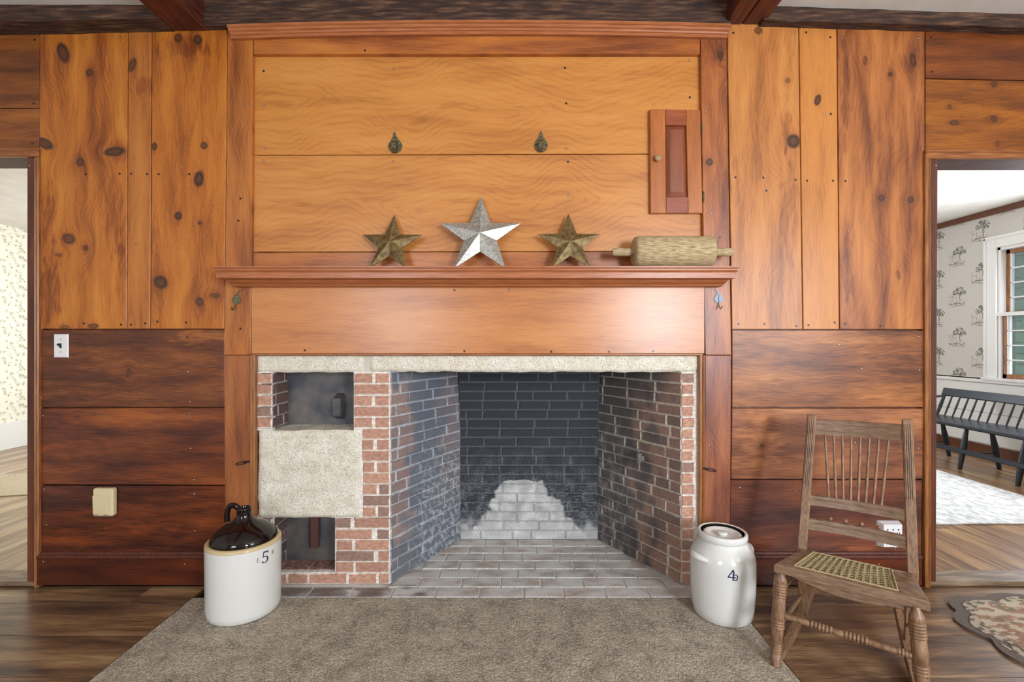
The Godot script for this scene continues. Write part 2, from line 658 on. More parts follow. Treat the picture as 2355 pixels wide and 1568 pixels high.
func bed(parent: Node, called: String, f: Face, material: Material, thick := 0.03) -> MeshInstance3D:
	var mb := MB.new()
	mb.slab([f.at(0, f.h), f.at(f.w, f.h), f.at(f.w, 0), f.at(0, 0)], f.n, thick, 0.0005, [Vector2(0, 0), Vector2(1, 0), Vector2(1, 1), Vector2(0, 1)])
	return part(parent, called, mb, material)

func ss(a: float, b: float, x: float) -> float:
	return smoothstep(a, b, x)

# ================================================================ scene
func _ready() -> void:
	camera_and_light()
	for n in [n1, n2, n3]:
		n.noise_type = FastNoiseLite.TYPE_SIMPLEX_SMOOTH
		n.frequency = 1.0
		n.fractal_octaves = 2
	materials()
	room()
	panelling()
	mantel()
	fireplace()
	doorways()
	left_room()
	right_room()
	rocking_chair()
	jug()
	crock()
	mantel_things()
	hooks()
	wall_fittings()
	floor_rug()

func area(called: String, at: Vector3, to: Vector3, size: Vector2, energy: float, col: Color) -> void:
	var l := AreaLight3D.new()
	l.name = called
	l.area_size = size
	l.area_normalize_energy = true
	l.light_energy = energy
	l.light_color = col
	l.shadow_enabled = true
	l.area_range = 14.0
	add_child(l)
	l.position = at
	l.look_at(to, Vector3.UP if absf((to - at).normalized().y) < 0.95 else Vector3.FORWARD)

func camera_and_light() -> void:
	var cam := Camera3D.new()
	cam.name = "camera"
	cam.position = Vector3(0, EYE, D)
	cam.fov = rad_to_deg(2.0 * atan(CY / F))
	cam.near = 0.05
	cam.far = 200.0
	add_child(cam)
	cam.current = true
	var env := Environment.new()
	env.tonemap_mode = Environment.TONE_MAPPER_LINEAR
	env.tonemap_exposure = 0.95
	env.sdfgi_enabled = true
	env.ssao_enabled = true
	env.ssil_enabled = true
	env.background_mode = Environment.BG_SKY
	var sky := Sky.new()
	var sm := ProceduralSkyMaterial.new()
	sm.sky_top_color = C(150, 185, 225)
	sm.sky_horizon_color = C(222, 230, 236)
	sm.ground_bottom_color = C(96, 104, 84)
	sm.ground_horizon_color = C(150, 156, 140)
	sm.energy_multiplier = 1.5
	sky.sky_material = sm
	env.sky = sky
	env.background_energy_multiplier = 1.0
	var we := WorldEnvironment.new()
	we.name = "environment"
	we.environment = env
	add_child(we)
	# daylight at the windows, with unseen fill windows added in both far rooms
	var day := C(237, 244, 255)
	area("window_daylight_right", Vector3(2.05, 1.55, 4.42), Vector3(1.5, 1.35, 0), Vector2(0.66, 1.15), 17.0, day)
	area("window_daylight_left", Vector3(-1.55, 1.55, 4.42), Vector3(-1.2, 1.3, 0), Vector2(1.0, 1.35), 6.5, day)
	area("window_daylight_side", Vector3(3.36, 1.5, 3.2), Vector3(0.4, 1.2, 0.4), Vector2(1.0, 1.35), 6.5, day)
	area("far_right_window_daylight", Vector3(5.0, 1.5, -1.70), Vector3(2.0, 1.0, -1.9), Vector2(0.86, 1.25), 6.0, day)
	area("far_right_side_added_fill", Vector3(5.0, 1.5, -0.70), Vector3(2.4, 1.3, -1.8), Vector2(0.66, 1.25), 4.0, day)  # fill light added at a made-up window out of view
	area("far_right_back_added_fill", Vector3(1.95, 1.5, -4.26), Vector3(3.6, 1.3, -1.5), Vector2(0.86, 1.3), 7.0, day)  # fill added to brighten the dim window wall from an invented opening
	area("far_left_added_fill", Vector3(-3.0, 1.5, -4.26), Vector3(-4.0, 1.2, -1), Vector2(1.3, 1.3), 15.0, day)  # added fill that brightens the left room, its window invented and unseen

func materials() -> void:
	M.plaster = noise_mat(noise_tex(0.01, 3, [[0.0, C(222, 218, 208)], [1.0, C(236, 233, 226)]]), Vector3.ONE * 0.7, 0.9)
	M.white_paint = mat(C(232, 230, 224), 0.45)
	M.granite = noise_mat(speckle(1024, 21, [C(224, 216, 196), C(240, 234, 220), C(208, 198, 172)], [C(70, 64, 58), C(122, 112, 98), C(164, 152, 130), C(250, 247, 240)], 22000, 2), Vector3.ONE * 1.35, 0.85, 0.0, true, bump_tex(0.1, 4, 3.0), 0.25)
	M.slab = noise_mat(speckle(1024, 8, [C(164, 151, 132), C(188, 176, 156), C(122, 114, 102)], [C(88, 80, 70), C(122, 112, 98), C(206, 194, 172), C(226, 216, 198)], 60000, 2), Vector3.ONE * 1.1, 0.85, 0.0, true, bump_tex(0.12, 5, 5.0), 0.35)
	M.beam = noise_mat(noise_tex(0.02, 31, [[0.0, C(36, 22, 16)], [0.45, C(64, 40, 28)], [0.7, C(88, 60, 42)], [1.0, C(134, 98, 66)]], 512, 5), Vector3(0.5, 4.0, 4.0), 0.75, 0.0, true, bump_tex(0.03, 6, 8.0), 0.8)
	M.joist = noise_mat(noise_tex(0.02, 32, [[0.0, C(46, 18, 10)], [0.5, C(84, 36, 20)], [1.0, C(110, 52, 30)]], 512, 4), Vector3(4.0, 4.0, 0.5), 0.5)
	M.brown_trim = noise_mat(noise_tex(0.02, 33, [[0.0, C(70, 38, 22)], [0.5, C(104, 58, 34)], [1.0, C(132, 80, 48)]], 512, 4), Vector3(6.0, 0.6, 6.0), 0.35)
	M.trim_light = noise_mat(noise_tex(0.02, 34, [[0.0, C(118, 70, 34)], [0.5, C(152, 98, 52)], [1.0, C(178, 122, 70)]], 512, 4), Vector3(6.0, 0.6, 6.0), 0.35)
	M.trim_across = noise_mat(noise_tex(0.02, 34, [[0.0, C(118, 66, 32)], [0.5, C(150, 92, 48)], [1.0, C(174, 116, 66)]], 512, 4), Vector3(0.6, 6.0, 6.0), 0.35)
	M.mould = noise_mat(noise_tex(0.02, 35, [[0.0, C(148, 84, 48)], [0.5, C(170, 102, 60)], [1.0, C(186, 118, 74)]], 512, 4), Vector3(0.6, 7.0, 7.0), 0.32)
	M.sill_board = noise_mat(noise_tex(0.02, 36, [[0.0, C(84, 66, 50)], [0.5, C(122, 100, 78)], [1.0, C(164, 142, 114)]], 256, 4), Vector3(0.8, 5.0, 5.0), 0.45)
	M.iron = noise_mat(noise_tex(0.012, 41, [[0.0, C(66, 70, 78)], [0.5, C(98, 95, 94)], [1.0, C(122, 114, 106)]], 256, 4), Vector3.ONE * 1.6, 0.55, 0.25)
	M.dark_iron = mat(C(44, 38, 36), 0.5, 0.5)
	M.rust_bar = mat(C(92, 58, 52), 0.7)
	M.brass = noise_mat(noise_tex(0.04, 42, [[0.0, C(70, 62, 44)], [0.5, C(112, 104, 78)], [1.0, C(164, 152, 112)]], 256, 3), Vector3.ONE * 12.0, 0.42, 0.75)
	M.nickel = mat(C(128, 138, 148), 0.5, 0.35)
	M.chair = noise_mat(noise_tex(0.02, 51, [[0.0, C(82, 58, 41)], [0.45, C(130, 97, 70)], [1.0, C(172, 136, 100)]], 512, 4), Vector3(9.0, 1.6, 9.0), 0.42)
	M.chair_rail = noise_mat(noise_tex(0.02, 52, [[0.0, C(80, 59, 43)], [0.45, C(122, 95, 72)], [1.0, C(162, 132, 102)]], 512, 4), Vector3(2.0, 12.0, 2.0), 0.42)
	M.cane = noise_mat(noise_tex(0.05, 53, [[0.0, C(132, 112, 74)], [1.0, C(214, 196, 150)]], 256, 3), Vector3.ONE * 20.0, 0.6)
	M.cane_mat = noise_mat(noise_tex(0.09, 54, [[0.0, C(70, 56, 34)], [1.0, C(150, 130, 86)]], 256, 3), Vector3.ONE * 14.0, 0.8)
	M.glaze = mat(C(222, 221, 214), 0.16)
	M.glaze_rim = mat(C(204, 182, 138), 0.2)
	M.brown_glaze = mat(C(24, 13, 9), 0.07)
	M.cobalt = mat(C(30, 42, 74), 0.3)
	M.black_paint = mat(C(34, 40, 48), 0.35)
	M.ivory = mat(C(222, 204, 160), 0.45)
	M.white_plastic = mat(C(232, 230, 228), 0.4)
	M.black_plastic = mat(C(18, 16, 16), 0.3)
	M.glass = StandardMaterial3D.new()
	M.glass.albedo_color = Color(0.92, 0.97, 0.95, 0.08)
	M.glass.transparency = BaseMaterial3D.TRANSPARENCY_ALPHA
	M.glass.roughness = 0.02
	M.leaf = mat(C(112, 156, 92), 0.6)
	M.shutter = mat(C(30, 92, 70), 0.5)
	M.lawn = mat(C(104, 128, 70), 0.9)

func plain_box(parent: Node, called: String, a: Vector3, b: Vector3, m: Material, bev := 0.002) -> MeshInstance3D:
	var mb := MB.new()
	mb.box((a + b) * 0.5, (b - a).abs(), bev)
	return part(parent, called, mb, m)

# ---------------------------------------------------------------- the room
func plank_tex(seed_: int, cols: Array) -> ImageTexture:
	return wood(1024, 128, {"seed": seed_, "cols": cols, "ring": 0.3, "period": 11.0, "wav": 16.0, "blotch": 0.75, "fibre": 0.3})

func room() -> void:
	var fl := structure("floor", "wide brown floor planks around the stone hearth")
	var cols := [C(176, 142, 102), C(120, 88, 62), C(66, 48, 38)]
	var mats := []
	for i in 3:
		var m := tex_mat(plank_tex(100 + i * 7, cols), 0.3)
		m.texture_repeat = true
		mats.append(m)
	rng.seed = 5
	var zs := [0.0, 0.158, 0.39, 0.632]
	while zs[-1] < 4.3:
		zs.append(zs[-1] + rng.randf_range(0.21, 0.26))
	plain_box(fl, "subfloor", Vector3(-3.4, -0.12, -0.2), Vector3(3.4, -0.022, 4.45), mat(C(40, 28, 22), 0.9))
	for i in zs.size() - 1:
		var spans := [[-3.2, 3.2]]
		if zs[i] < 1.0:
			spans = [[-3.2, -1.482], [1.012, 3.2]]
		for s in spans:
			var mb := MB.new()
			var u0 := rng.randf()
			var l: float = (s[1] - s[0]) / 2.2
			var sign_ := 1.0 if rng.randf() > 0.5 else -1.0
			mb.slab([Vector3(s[0], 0, zs[i] + 0.0012), Vector3(s[1], 0, zs[i] + 0.0012), Vector3(s[1], 0, zs[i + 1] - 0.0012), Vector3(s[0], 0, zs[i + 1] - 0.0012)], Vector3.UP, 0.02, 0.0012, [Vector2(u0, 0.02), Vector2(u0 + l * sign_, 0.02), Vector2(u0 + l * sign_, 0.98), Vector2(u0, 0.98)])
			part(fl, "plank", mb, mats[(i + (1 if s[0] > 0 else 0)) % 3])
	# the hearth stone let into the floor
	var hs := MB.new()
	hs.slab([Vector3(-1.478, 0.004, 0.112), Vector3(1.008, 0.004, 0.112), Vector3(1.008, 0.004, zs_end(zs)), Vector3(-1.478, 0.004, zs_end(zs))], Vector3.UP, 0.03, 0.004, [Vector2.ZERO, Vector2.RIGHT, Vector2.ONE, Vector2.DOWN])
	var h := part(self, "hearth_slab", hs, M.slab)
	tag(h, "large grey-brown rough stone hearth slab in front of the fireplace", "hearth slab")
	# ceiling, beam and joists
	var ce := structure("ceiling", "white plaster ceiling with dark old beams")
	var nz := FastNoiseLite.new()
	nz.seed = 77
	nz.frequency = 0.5
	var mb := MB.new()
	mb.beam(hexa(-3.3, -1.60, 2.757, 2.757, 2.95, -0.2, 4.5), 6, 0.0, nz)
	part(ce, "plaster", mb, M.plaster)
	mb = MB.new()
	mb.beam(hexa(-1.60, 1.12, 2.83, 2.83, 2.95, -0.2, 4.5), 6, 0.0, nz)
	part(ce, "plaster", mb, M.plaster)
	mb = MB.new()
	mb.beam(hexa(1.12, 3.3, 2.79, 2.715, 2.95, -0.2, 4.5), 6, 0.0, nz)
	part(ce, "plaster", mb, M.plaster)
	mb = MB.new()
	mb.beam([Vector3(-3.2, 2.80, 0.097), Vector3(-1.64, 2.80, 0.094), Vector3(-1.64, 2.693, 0.095), Vector3(-3.2, 2.660, 0.097), Vector3(-3.2, 2.80, -0.13), Vector3(-1.64, 2.80, -0.13), Vector3(-1.64, 2.693, -0.13), Vector3(-3.2, 2.660, -0.13)], 60, 0.007, nz)
	part(ce, "beam", mb, M.beam)
	mb = MB.new()
	mb.beam([Vector3(-1.5, 2.86, 0.032), Vector3(1.05, 2.86, 0.030), Vector3(1.05, 2.70, 0.030), Vector3(-1.5, 2.70, 0.032), Vector3(-1.5, 2.86, -0.13), Vector3(1.05, 2.86, -0.13), Vector3(1.05, 2.70, -0.13), Vector3(-1.5, 2.70, -0.13)], 80, 0.005, nz)
	part(ce, "beam", mb, M.beam)
	mb = MB.new()
	mb.beam([Vector3(1.20, 2.82, 0.046), Vector3(3.2, 2.82, 0.052), Vector3(3.2, 2.658, 0.052), Vector3(1.20, 2.717, 0.046), Vector3(1.20, 2.82, -0.13), Vector3(3.2, 2.82, -0.13), Vector3(3.2, 2.658, -0.13), Vector3(1.20, 2.717, -0.13)], 70, 0.008, nz)
	part(ce, "beam", mb, M.beam)
	plain_box(ce, "joist", Vector3(-1.653, 2.695, 0.0), Vector3(-1.478, 2.92, 4.3), M.joist, 0.006)
	plain_box(ce, "joist", Vector3(1.030, 2.727, 0.0), Vector3(1.116, 2.92, 4.3), M.joist, 0.004)
	plain_box(ce, "joist", Vector3(1.120, 2.727, 0.0), Vector3(1.220, 2.92, 4.3), M.joist, 0.004)
	# the walls behind the camera and at the sides, with the windows that light the room
	var wf := structure("wall_front", "white plaster wall with two windows behind the viewer")
	window_wall(wf, Vector3(0, 0, 4.3), Vector3(1, 0, 0), Vector3(0, 0, 1), -3.3, 3.3, 2.95, 0.14, [[-2.05, -1.05, 0.87, 2.23], [1.55, 2.55, 0.87, 2.23]])
	var wr := structure("wall_right", "white plaster side wall with a window")
	window_wall(wr, Vector3(3.2, 0, 0), Vector3(0, 0, 1), Vector3(1, 0, 0), 0.0, 4.3, 2.95, 0.14, [[2.7, 3.7, 0.85, 2.2]])
	var wl := structure("wall_left", "white plaster side wall")
	window_wall(wl, Vector3(-3.2, 0, 0), Vector3(0, 0, 1), Vector3(-1, 0, 0), 0.0, 4.3, 2.95, 0.14, [])
	window_frame("window_1", Vector3(0, 0, 4.3), Vector3(1, 0, 0), Vector3(0, 0, 1), [-2.05, -1.05, 0.87, 2.23])
	window_frame("window_2", Vector3(0, 0, 4.3), Vector3(1, 0, 0), Vector3(0, 0, 1), [1.55, 2.55, 0.87, 2.23])
	window_frame("window_3", Vector3(3.2, 0, 0), Vector3(0, 0, 1), Vector3(1, 0, 0), [2.7, 3.7, 0.85, 2.2])

func zs_end(zs: Array) -> float:
	for z in zs:
		if z >= 1.0:
			return z - 0.002
	return 1.0

func hexa(x0: float, x1: float, ya: float, yb: float, top: float, z0: float, z1: float) -> Array:
	return [Vector3(x0, top, z1), Vector3(x1, top, z1), Vector3(x1, yb, z1), Vector3(x0, ya, z1), Vector3(x0, top, z0), Vector3(x1, top, z0), Vector3(x1, yb, z0), Vector3(x0, ya, z0)]

# a wall of plaster pieces round rectangular openings [a0, a1, y0, y1]; its inner face lies on the line, thickness goes outwards
func window_wall(parent: Node, o: Vector3, along: Vector3, outward: Vector3, a0: float, a1: float, top: float, thick: float, holes: Array, m: Material = null) -> void:
	var cuts := [a0]
	for h in holes:
		cuts.append(h[0])
		cuts.append(h[1])
	cuts.append(a1)
	var mm: Material = m if m else M.plaster
	for i in cuts.size() - 1:
		if i % 2 == 0:
			strip(parent, o, along, outward, cuts[i], cuts[i + 1], 0.0, top, thick, mm)
		else:
			var h: Array = holes[i / 2]
			strip(parent, o, along, outward, h[0], h[1], 0.0, h[2], thick, mm)
			strip(parent, o, along, outward, h[0], h[1], h[3], top, thick, mm)

func strip(parent: Node, o: Vector3, along: Vector3, outward: Vector3, a0: float, a1: float, y0: float, y1: float, thick: float, m: Material) -> void:
	var mb := MB.new()
	var q := [o + along * a0 + Vector3(0, y1, 0), o + along * a1 + Vector3(0, y1, 0), o + along * a1 + Vector3(0, y0, 0), o + along * a0 + Vector3(0, y0, 0)]
	mb.slab(q, -outward, thick, 0.0, [Vector2(a0, -y1), Vector2(a1, -y1), Vector2(a1, -y0), Vector2(a0, -y0)])
	part(parent, "wall_panel", mb, m)

func bar(mb: MB, o: Vector3, along: Vector3, outward: Vector3, a0: float, a1: float, y0: float, y1: float, d0: float, d1: float, bev := 0.002) -> void:
	var c := o + along * (a0 + a1) * 0.5 + Vector3(0, (y0 + y1) * 0.5, 0) + outward * (d0 + d1) * 0.5
	mb.box(c, Vector3(absf(a1 - a0), y1 - y0, absf(d1 - d0)), bev, Basis(along, Vector3.UP, along.cross(Vector3.UP)))

func window_frame(called: String, o: Vector3, along: Vector3, outward: Vector3, h: Array) -> void:
	var w := structure(called)
	var mb := MB.new()
	bar(mb, o, along, outward, h[0] - 0.1, h[0], h[2], h[3] + 0.1, -0.02, 0.0)
	bar(mb, o, along, outward, h[1], h[1] + 0.1, h[2], h[3] + 0.1, -0.02, 0.0)
	bar(mb, o, along, outward, h[0], h[1], h[3], h[3] + 0.1, -0.02, 0.0)
	part(w, "casing", mb, M.white_paint)
	mb = MB.new()
	bar(mb, o, along, outward, h[0] - 0.12, h[1] + 0.12, h[2] - 0.03, h[2], -0.05, 0.02)
	part(w, "window_sill", mb, M.white_paint)
	mb = MB.new()
	var ym: float = (h[2] + h[3]) * 0.5
	bar(mb, o, along, outward, h[0], h[1], ym - 0.025, ym + 0.025, 0.05, 0.08)
	for k in [1, 2]:
		var a: float = lerpf(h[0], h[1], k / 3.0)
		bar(mb, o, along, outward, a - 0.011, a + 0.011, h[2], h[3], 0.05, 0.075)
	for k in [1, 3]:
		var y: float = lerpf(h[2], h[3], k / 4.0)
		bar(mb, o, along, outward, h[0], h[1], y - 0.011, y + 0.011, 0.05, 0.075)
	part(w, "sash", mb, M.white_paint)

# ---------------------------------------------------------------- the panelled wall
var honey := [C(210, 138, 56), C(182, 104, 38), C(112, 54, 22)]
var amber := [C(202, 126, 54), C(164, 88, 36), C(96, 44, 20)]
var red_dark := [C(138, 70, 30), C(94, 42, 20), C(50, 22, 14)]
var red_mid := [C(164, 92, 42), C(122, 60, 28), C(70, 32, 20)]
var stile_cols := [C(184, 114, 64), C(152, 88, 50), C(102, 56, 36)]
var panel_cols := [C(216, 150, 80), C(200, 130, 62), C(158, 92, 42)]

func panelling() -> void:
	var w := structure("wall_back", "pine plank wall round the fireplace")
	plain_box(w, "wall_core", Vector3(-2.325, 0.0, -0.145), Vector3(-1.25, 2.9, -0.026), M.brown_trim)
	plain_box(w, "wall_core", Vector3(1.08, 0.0, -0.145), Vector3(2.025, 2.9, -0.026), M.brown_trim)
	plain_box(w, "wall_core", Vector3(-3.3, 2.12, -0.145), Vector3(-2.326, 2.9, -0.026), M.brown_trim)
	plain_box(w, "wall_core", Vector3(2.026, 2.11, -0.145), Vector3(3.3, 2.9, -0.026), M.brown_trim)
	plain_box(w, "wall_core", Vector3(-1.25, 1.30, -0.26), Vector3(1.08, 2.9, -0.05), M.brown_trim)
	plain_box(w, "wall_core", Vector3(-3.34, 0.0, -0.145), Vector3(-2.75, 2.1, -0.002), M.brown_trim)
	plain_box(w, "wall_core", Vector3(2.80, 0.0, -0.145), Vector3(3.34, 2.1, -0.002), M.brown_trim)
	# left of the fireplace
	board(w, "plank", [[-340, 60], [90, 60], [90, 247.5], [-340, 247.5]], 0, 0.024, {"seed": 1, "cols": [C(160, 96, 42), C(128, 70, 30), C(78, 40, 20)], "ring": 0.25, "blotch": 0.6, "wav": 20.0, "nails": [[80, 90, false], [78, 238, false]]})
	board(w, "plank", [[-340, 249.5], [90, 249.5], [89, 346], [-340, 346]], 0, 0.024, {"seed": 2, "cols": [C(180, 112, 48), C(146, 82, 34), C(88, 44, 22)], "ring": 0.25, "blotch": 0.5, "nails": [[75, 330, false]]})
	board(w, "plank", [[91.5, 50], [293.5, 50], [290.5, 756], [88, 756]], 0, 0.024, {"seed": 3, "cols": honey, "vertical": true, "ring": 0.42, "period": 8.0, "wav": 22.0, "blotch": 0.55, "knots": [[144, 120, 14, 26, -0.35, 0.95], [205, 166, 9, 10, 0, 0.85], [100, 329, 24, 12, 0.45, 0.95], [263, 348, 26, 11, -0.1, 1.0], [184, 372, 10, 11, 0, 0.8], [157, 549, 17, 13, 0.3, 0.75], [196, 570, 7, 7, 0, 0.8], [133, 586, 10, 4, 0, 0.5], [214, 750, 14, 6, 0, 0.7], [148, 752, 12, 5, 0, 0.5]], "patches": [[110, 690, 40, 120, -0.32], [110, 510, 22, 90, -0.28], [262, 500, 26, 110, -0.22], [280, 640, 20, 130, -0.2]], "nails": [[103, 87, true], [198, 87, true], [275, 84, true], [196, 400, false], [275, 399, false], [192, 744, false], [278, 747, false]]})
	board(w, "plank", [[295.5, 50], [348, 50], [344.5, 756], [292, 756]], 0, 0.024, {"seed": 4, "cols": [C(204, 132, 62), C(180, 106, 46), C(122, 62, 30)], "vertical": true, "ring": 0.2, "period": 14.0, "blotch": 0.4, "knots": [[303, 148, 9, 18, 0.4, 0.8]], "patches": [[330, 200, 30, 30, -0.3]], "nails": [[303, 84, true], [300, 399, false], [339, 400, false], [313, 562, true], [300, 747, false], [334, 744, false]]})
	board(w, "plank", [[350, 50], [523, 50], [515, 756], [346.5, 756]], 0, 0.024, {"seed": 5, "cols": honey, "vertical": true, "ring": 0.32, "period": 9.0, "wav": 18.0, "blotch": 0.42, "knots": [[409, 86, 11, 11, 0, 0.8], [454, 90, 11, 12, 0, 0.9], [354, 336, 7, 9, 0, 0.85], [469, 334, 9, 9, 0, 0.75], [457, 411, 12, 19, 0.1, 1.0], [409, 496, 9, 10, 0, 1.0], [459, 512, 5, 5, 0, 0.8], [368, 649, 18, 15, 0.5, 1.0], [459, 694, 11, 11, 0, 0.75], [495, 680, 13, 6, 0.1, 0.6]], "patches": [[420, 110, 70, 26, -0.3], [356, 560, 12, 70, -0.16]], "nails": [[364, 400, false], [435, 400, false], [361, 740, false], [428, 742, false]]})
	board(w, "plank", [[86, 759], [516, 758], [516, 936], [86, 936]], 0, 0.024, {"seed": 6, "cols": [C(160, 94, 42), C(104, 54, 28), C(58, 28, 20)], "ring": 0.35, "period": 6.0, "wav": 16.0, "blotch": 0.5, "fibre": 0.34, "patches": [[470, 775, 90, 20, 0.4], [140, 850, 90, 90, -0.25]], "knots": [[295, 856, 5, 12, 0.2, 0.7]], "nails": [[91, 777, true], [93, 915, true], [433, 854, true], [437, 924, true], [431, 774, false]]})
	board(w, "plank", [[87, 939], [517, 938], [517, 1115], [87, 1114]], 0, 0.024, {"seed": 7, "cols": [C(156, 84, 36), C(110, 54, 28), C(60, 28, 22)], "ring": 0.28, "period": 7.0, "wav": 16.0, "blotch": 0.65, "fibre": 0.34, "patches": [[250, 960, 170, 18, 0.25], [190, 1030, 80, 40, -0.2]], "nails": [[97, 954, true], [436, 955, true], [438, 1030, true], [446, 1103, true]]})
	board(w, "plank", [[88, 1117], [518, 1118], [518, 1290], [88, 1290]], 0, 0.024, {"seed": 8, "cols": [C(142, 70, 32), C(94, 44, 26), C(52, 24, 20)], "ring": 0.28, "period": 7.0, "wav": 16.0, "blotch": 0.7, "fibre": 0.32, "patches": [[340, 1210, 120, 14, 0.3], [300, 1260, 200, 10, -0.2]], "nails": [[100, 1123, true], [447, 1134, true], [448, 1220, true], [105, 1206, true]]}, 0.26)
	# right of the fireplace
	board(w, "plank", [[1673, 40], [1836, 40], [1846, 757], [1684, 757]], 0, 0.024, {"seed": 9, "cols": [C(210, 144, 78), C(186, 116, 58), C(128, 72, 38)], "vertical": true, "ring": 0.36, "period": 10.0, "wav": 20.0, "blotch": 0.5, "knots": [[1825, 324, 16, 17, 0, 1.0], [1812, 184, 7, 7, 0, 0.5], [1743, 69, 10, 9, 0, 0.6]], "patches": [[1808, 290, 14, 70, -0.35], [1690, 440, 16, 90, -0.25], [1815, 480, 24, 150, -0.2]], "nails": [[1685, 74, false], [1822, 72, true], [1690, 407, false], [1755, 408, false], [1830, 413, false], [1762, 438, false], [1748, 633, true], [1752, 690, true], [1697, 745, false], [1757, 745, false], [1832, 750, false]]})
	board(w, "plank", [[1838, 40], [1924, 40], [1930, 757], [1848, 757]], 0, 0.024, {"seed": 10, "cols": [C(214, 144, 76), C(196, 124, 58), C(150, 88, 42)], "vertical": true, "ring": 0.3, "period": 7.0, "wav": 4.0, "blotch": 0.3, "knots": [[1880, 229, 8, 14, 0.3, 0.95]], "nails": [[1853, 73, false], [1910, 84, false], [1896, 259, true], [1911, 261, false], [1855, 415, false], [1916, 415, false], [1858, 748, false], [1920, 742, false]]})
	board(w, "plank", [[1926, 40], [2127, 40], [2127, 757], [1932, 757]], 0, 0.024, {"seed": 11, "cols": [C(194, 124, 64), C(162, 94, 48), C(100, 54, 32)], "vertical": true, "ring": 0.3, "period": 12.0, "wav": 26.0, "blotch": 0.7, "knots": [[2100, 137, 8, 18, -0.2, 0.9], [2047, 170, 6, 6, 0, 0.95], [1989, 138, 5, 12, 0.1, 0.6], [2027, 455, 8, 8, 0.4, 0.95], [2095, 459, 8, 8, 0, 0.95], [2066, 632, 5, 12, -0.2, 0.4]], "patches": [[1945, 200, 12, 180, -0.3], [1950, 620, 14, 120, -0.3], [2075, 150, 40, 24, -0.2]], "nails": [[1936, 86, true], [2113, 87, true], [1943, 416, false], [1950, 531, true], [1942, 745, false], [2024, 750, false]]})
	board(w, "plank", [[2129, 40], [2700, 40], [2700, 190], [2129, 179.5]], 0, 0.024, {"seed": 12, "cols": [C(146, 80, 30), C(112, 56, 22), C(64, 30, 16)], "ring": 0.4, "period": 9.0, "wav": 10.0, "blotch": 0.5, "nails": [[2139, 85, false], [2141, 165, false]]})
	board(w, "plank", [[2129, 181.5], [2700, 192], [2700, 356], [2129, 352]], 0, 0.024, {"seed": 13, "cols": [C(186, 112, 32), C(144, 80, 24), C(84, 42, 18)], "ring": 0.4, "period": 9.0, "wav": 18.0, "blotch": 0.45, "knots": [[2285, 192, 8, 8, 0, 0.8], [2183, 244, 6, 6, 0, 0.6], [2193, 282, 12, 6, 0, 0.85], [2285, 273, 8, 8, 0, 0.95], [2293, 330, 5, 8, 0, 0.5]]})
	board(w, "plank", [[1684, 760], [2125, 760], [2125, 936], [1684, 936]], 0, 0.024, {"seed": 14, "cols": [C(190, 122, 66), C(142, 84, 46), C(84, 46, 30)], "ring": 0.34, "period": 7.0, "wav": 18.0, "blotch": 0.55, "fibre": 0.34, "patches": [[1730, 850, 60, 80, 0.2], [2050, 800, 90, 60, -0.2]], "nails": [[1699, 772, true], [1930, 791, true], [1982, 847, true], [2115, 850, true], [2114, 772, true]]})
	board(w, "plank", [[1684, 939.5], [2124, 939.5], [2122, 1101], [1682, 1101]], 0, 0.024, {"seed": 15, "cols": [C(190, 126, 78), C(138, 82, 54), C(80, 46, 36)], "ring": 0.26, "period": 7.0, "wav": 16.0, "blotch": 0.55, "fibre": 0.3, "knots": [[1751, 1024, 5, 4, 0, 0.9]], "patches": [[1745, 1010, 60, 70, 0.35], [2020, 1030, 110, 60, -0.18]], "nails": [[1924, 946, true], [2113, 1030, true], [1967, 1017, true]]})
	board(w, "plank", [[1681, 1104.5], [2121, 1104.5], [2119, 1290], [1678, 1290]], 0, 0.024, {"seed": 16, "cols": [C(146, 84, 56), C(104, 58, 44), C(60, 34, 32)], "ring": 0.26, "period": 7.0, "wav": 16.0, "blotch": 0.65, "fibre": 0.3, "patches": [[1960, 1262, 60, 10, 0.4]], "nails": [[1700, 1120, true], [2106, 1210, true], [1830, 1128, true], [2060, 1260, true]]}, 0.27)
	# base boards with a moulded cap
	for s in [[-1, 84.0, 588.0, 17], [1, 1682.0, 2121.0, 18]]:
		var b := structure("baseboard_left" if s[0] < 0 else "baseboard_right")
		board(b, "board", [[s[1], 1284], [s[2], 1284], [s[2], 1346], [s[1], 1346]], 0.018, 0.018, {"seed": s[3], "cols": [C(122, 56, 28), C(88, 38, 22), C(50, 22, 16)], "ring": 0.25, "blotch": 0.6, "fibre": 0.3, "nails": [[s[1] + 14, 1290, true], [s[1] + 340, 1296, true]]}, 0.28)
		var mb := MB.new()
		var a := P(s[1], 1284, 0.018)
		var e := P(s[2], 1284, 0.018)
		mould(mb, [Vector2(0.0, 0.026), Vector2(0.006, 0.024), Vector2(0.009, 0.017), Vector2(0.017, 0.012), Vector2(0.021, 0.006), Vector2(0.021, 0.0), Vector2(0.018, -0.004), Vector2(0.0, -0.004)], a.x, e.x, func(_k): return a.y, 1, 0.0)
		part(b, "cap", mb, M.joist)

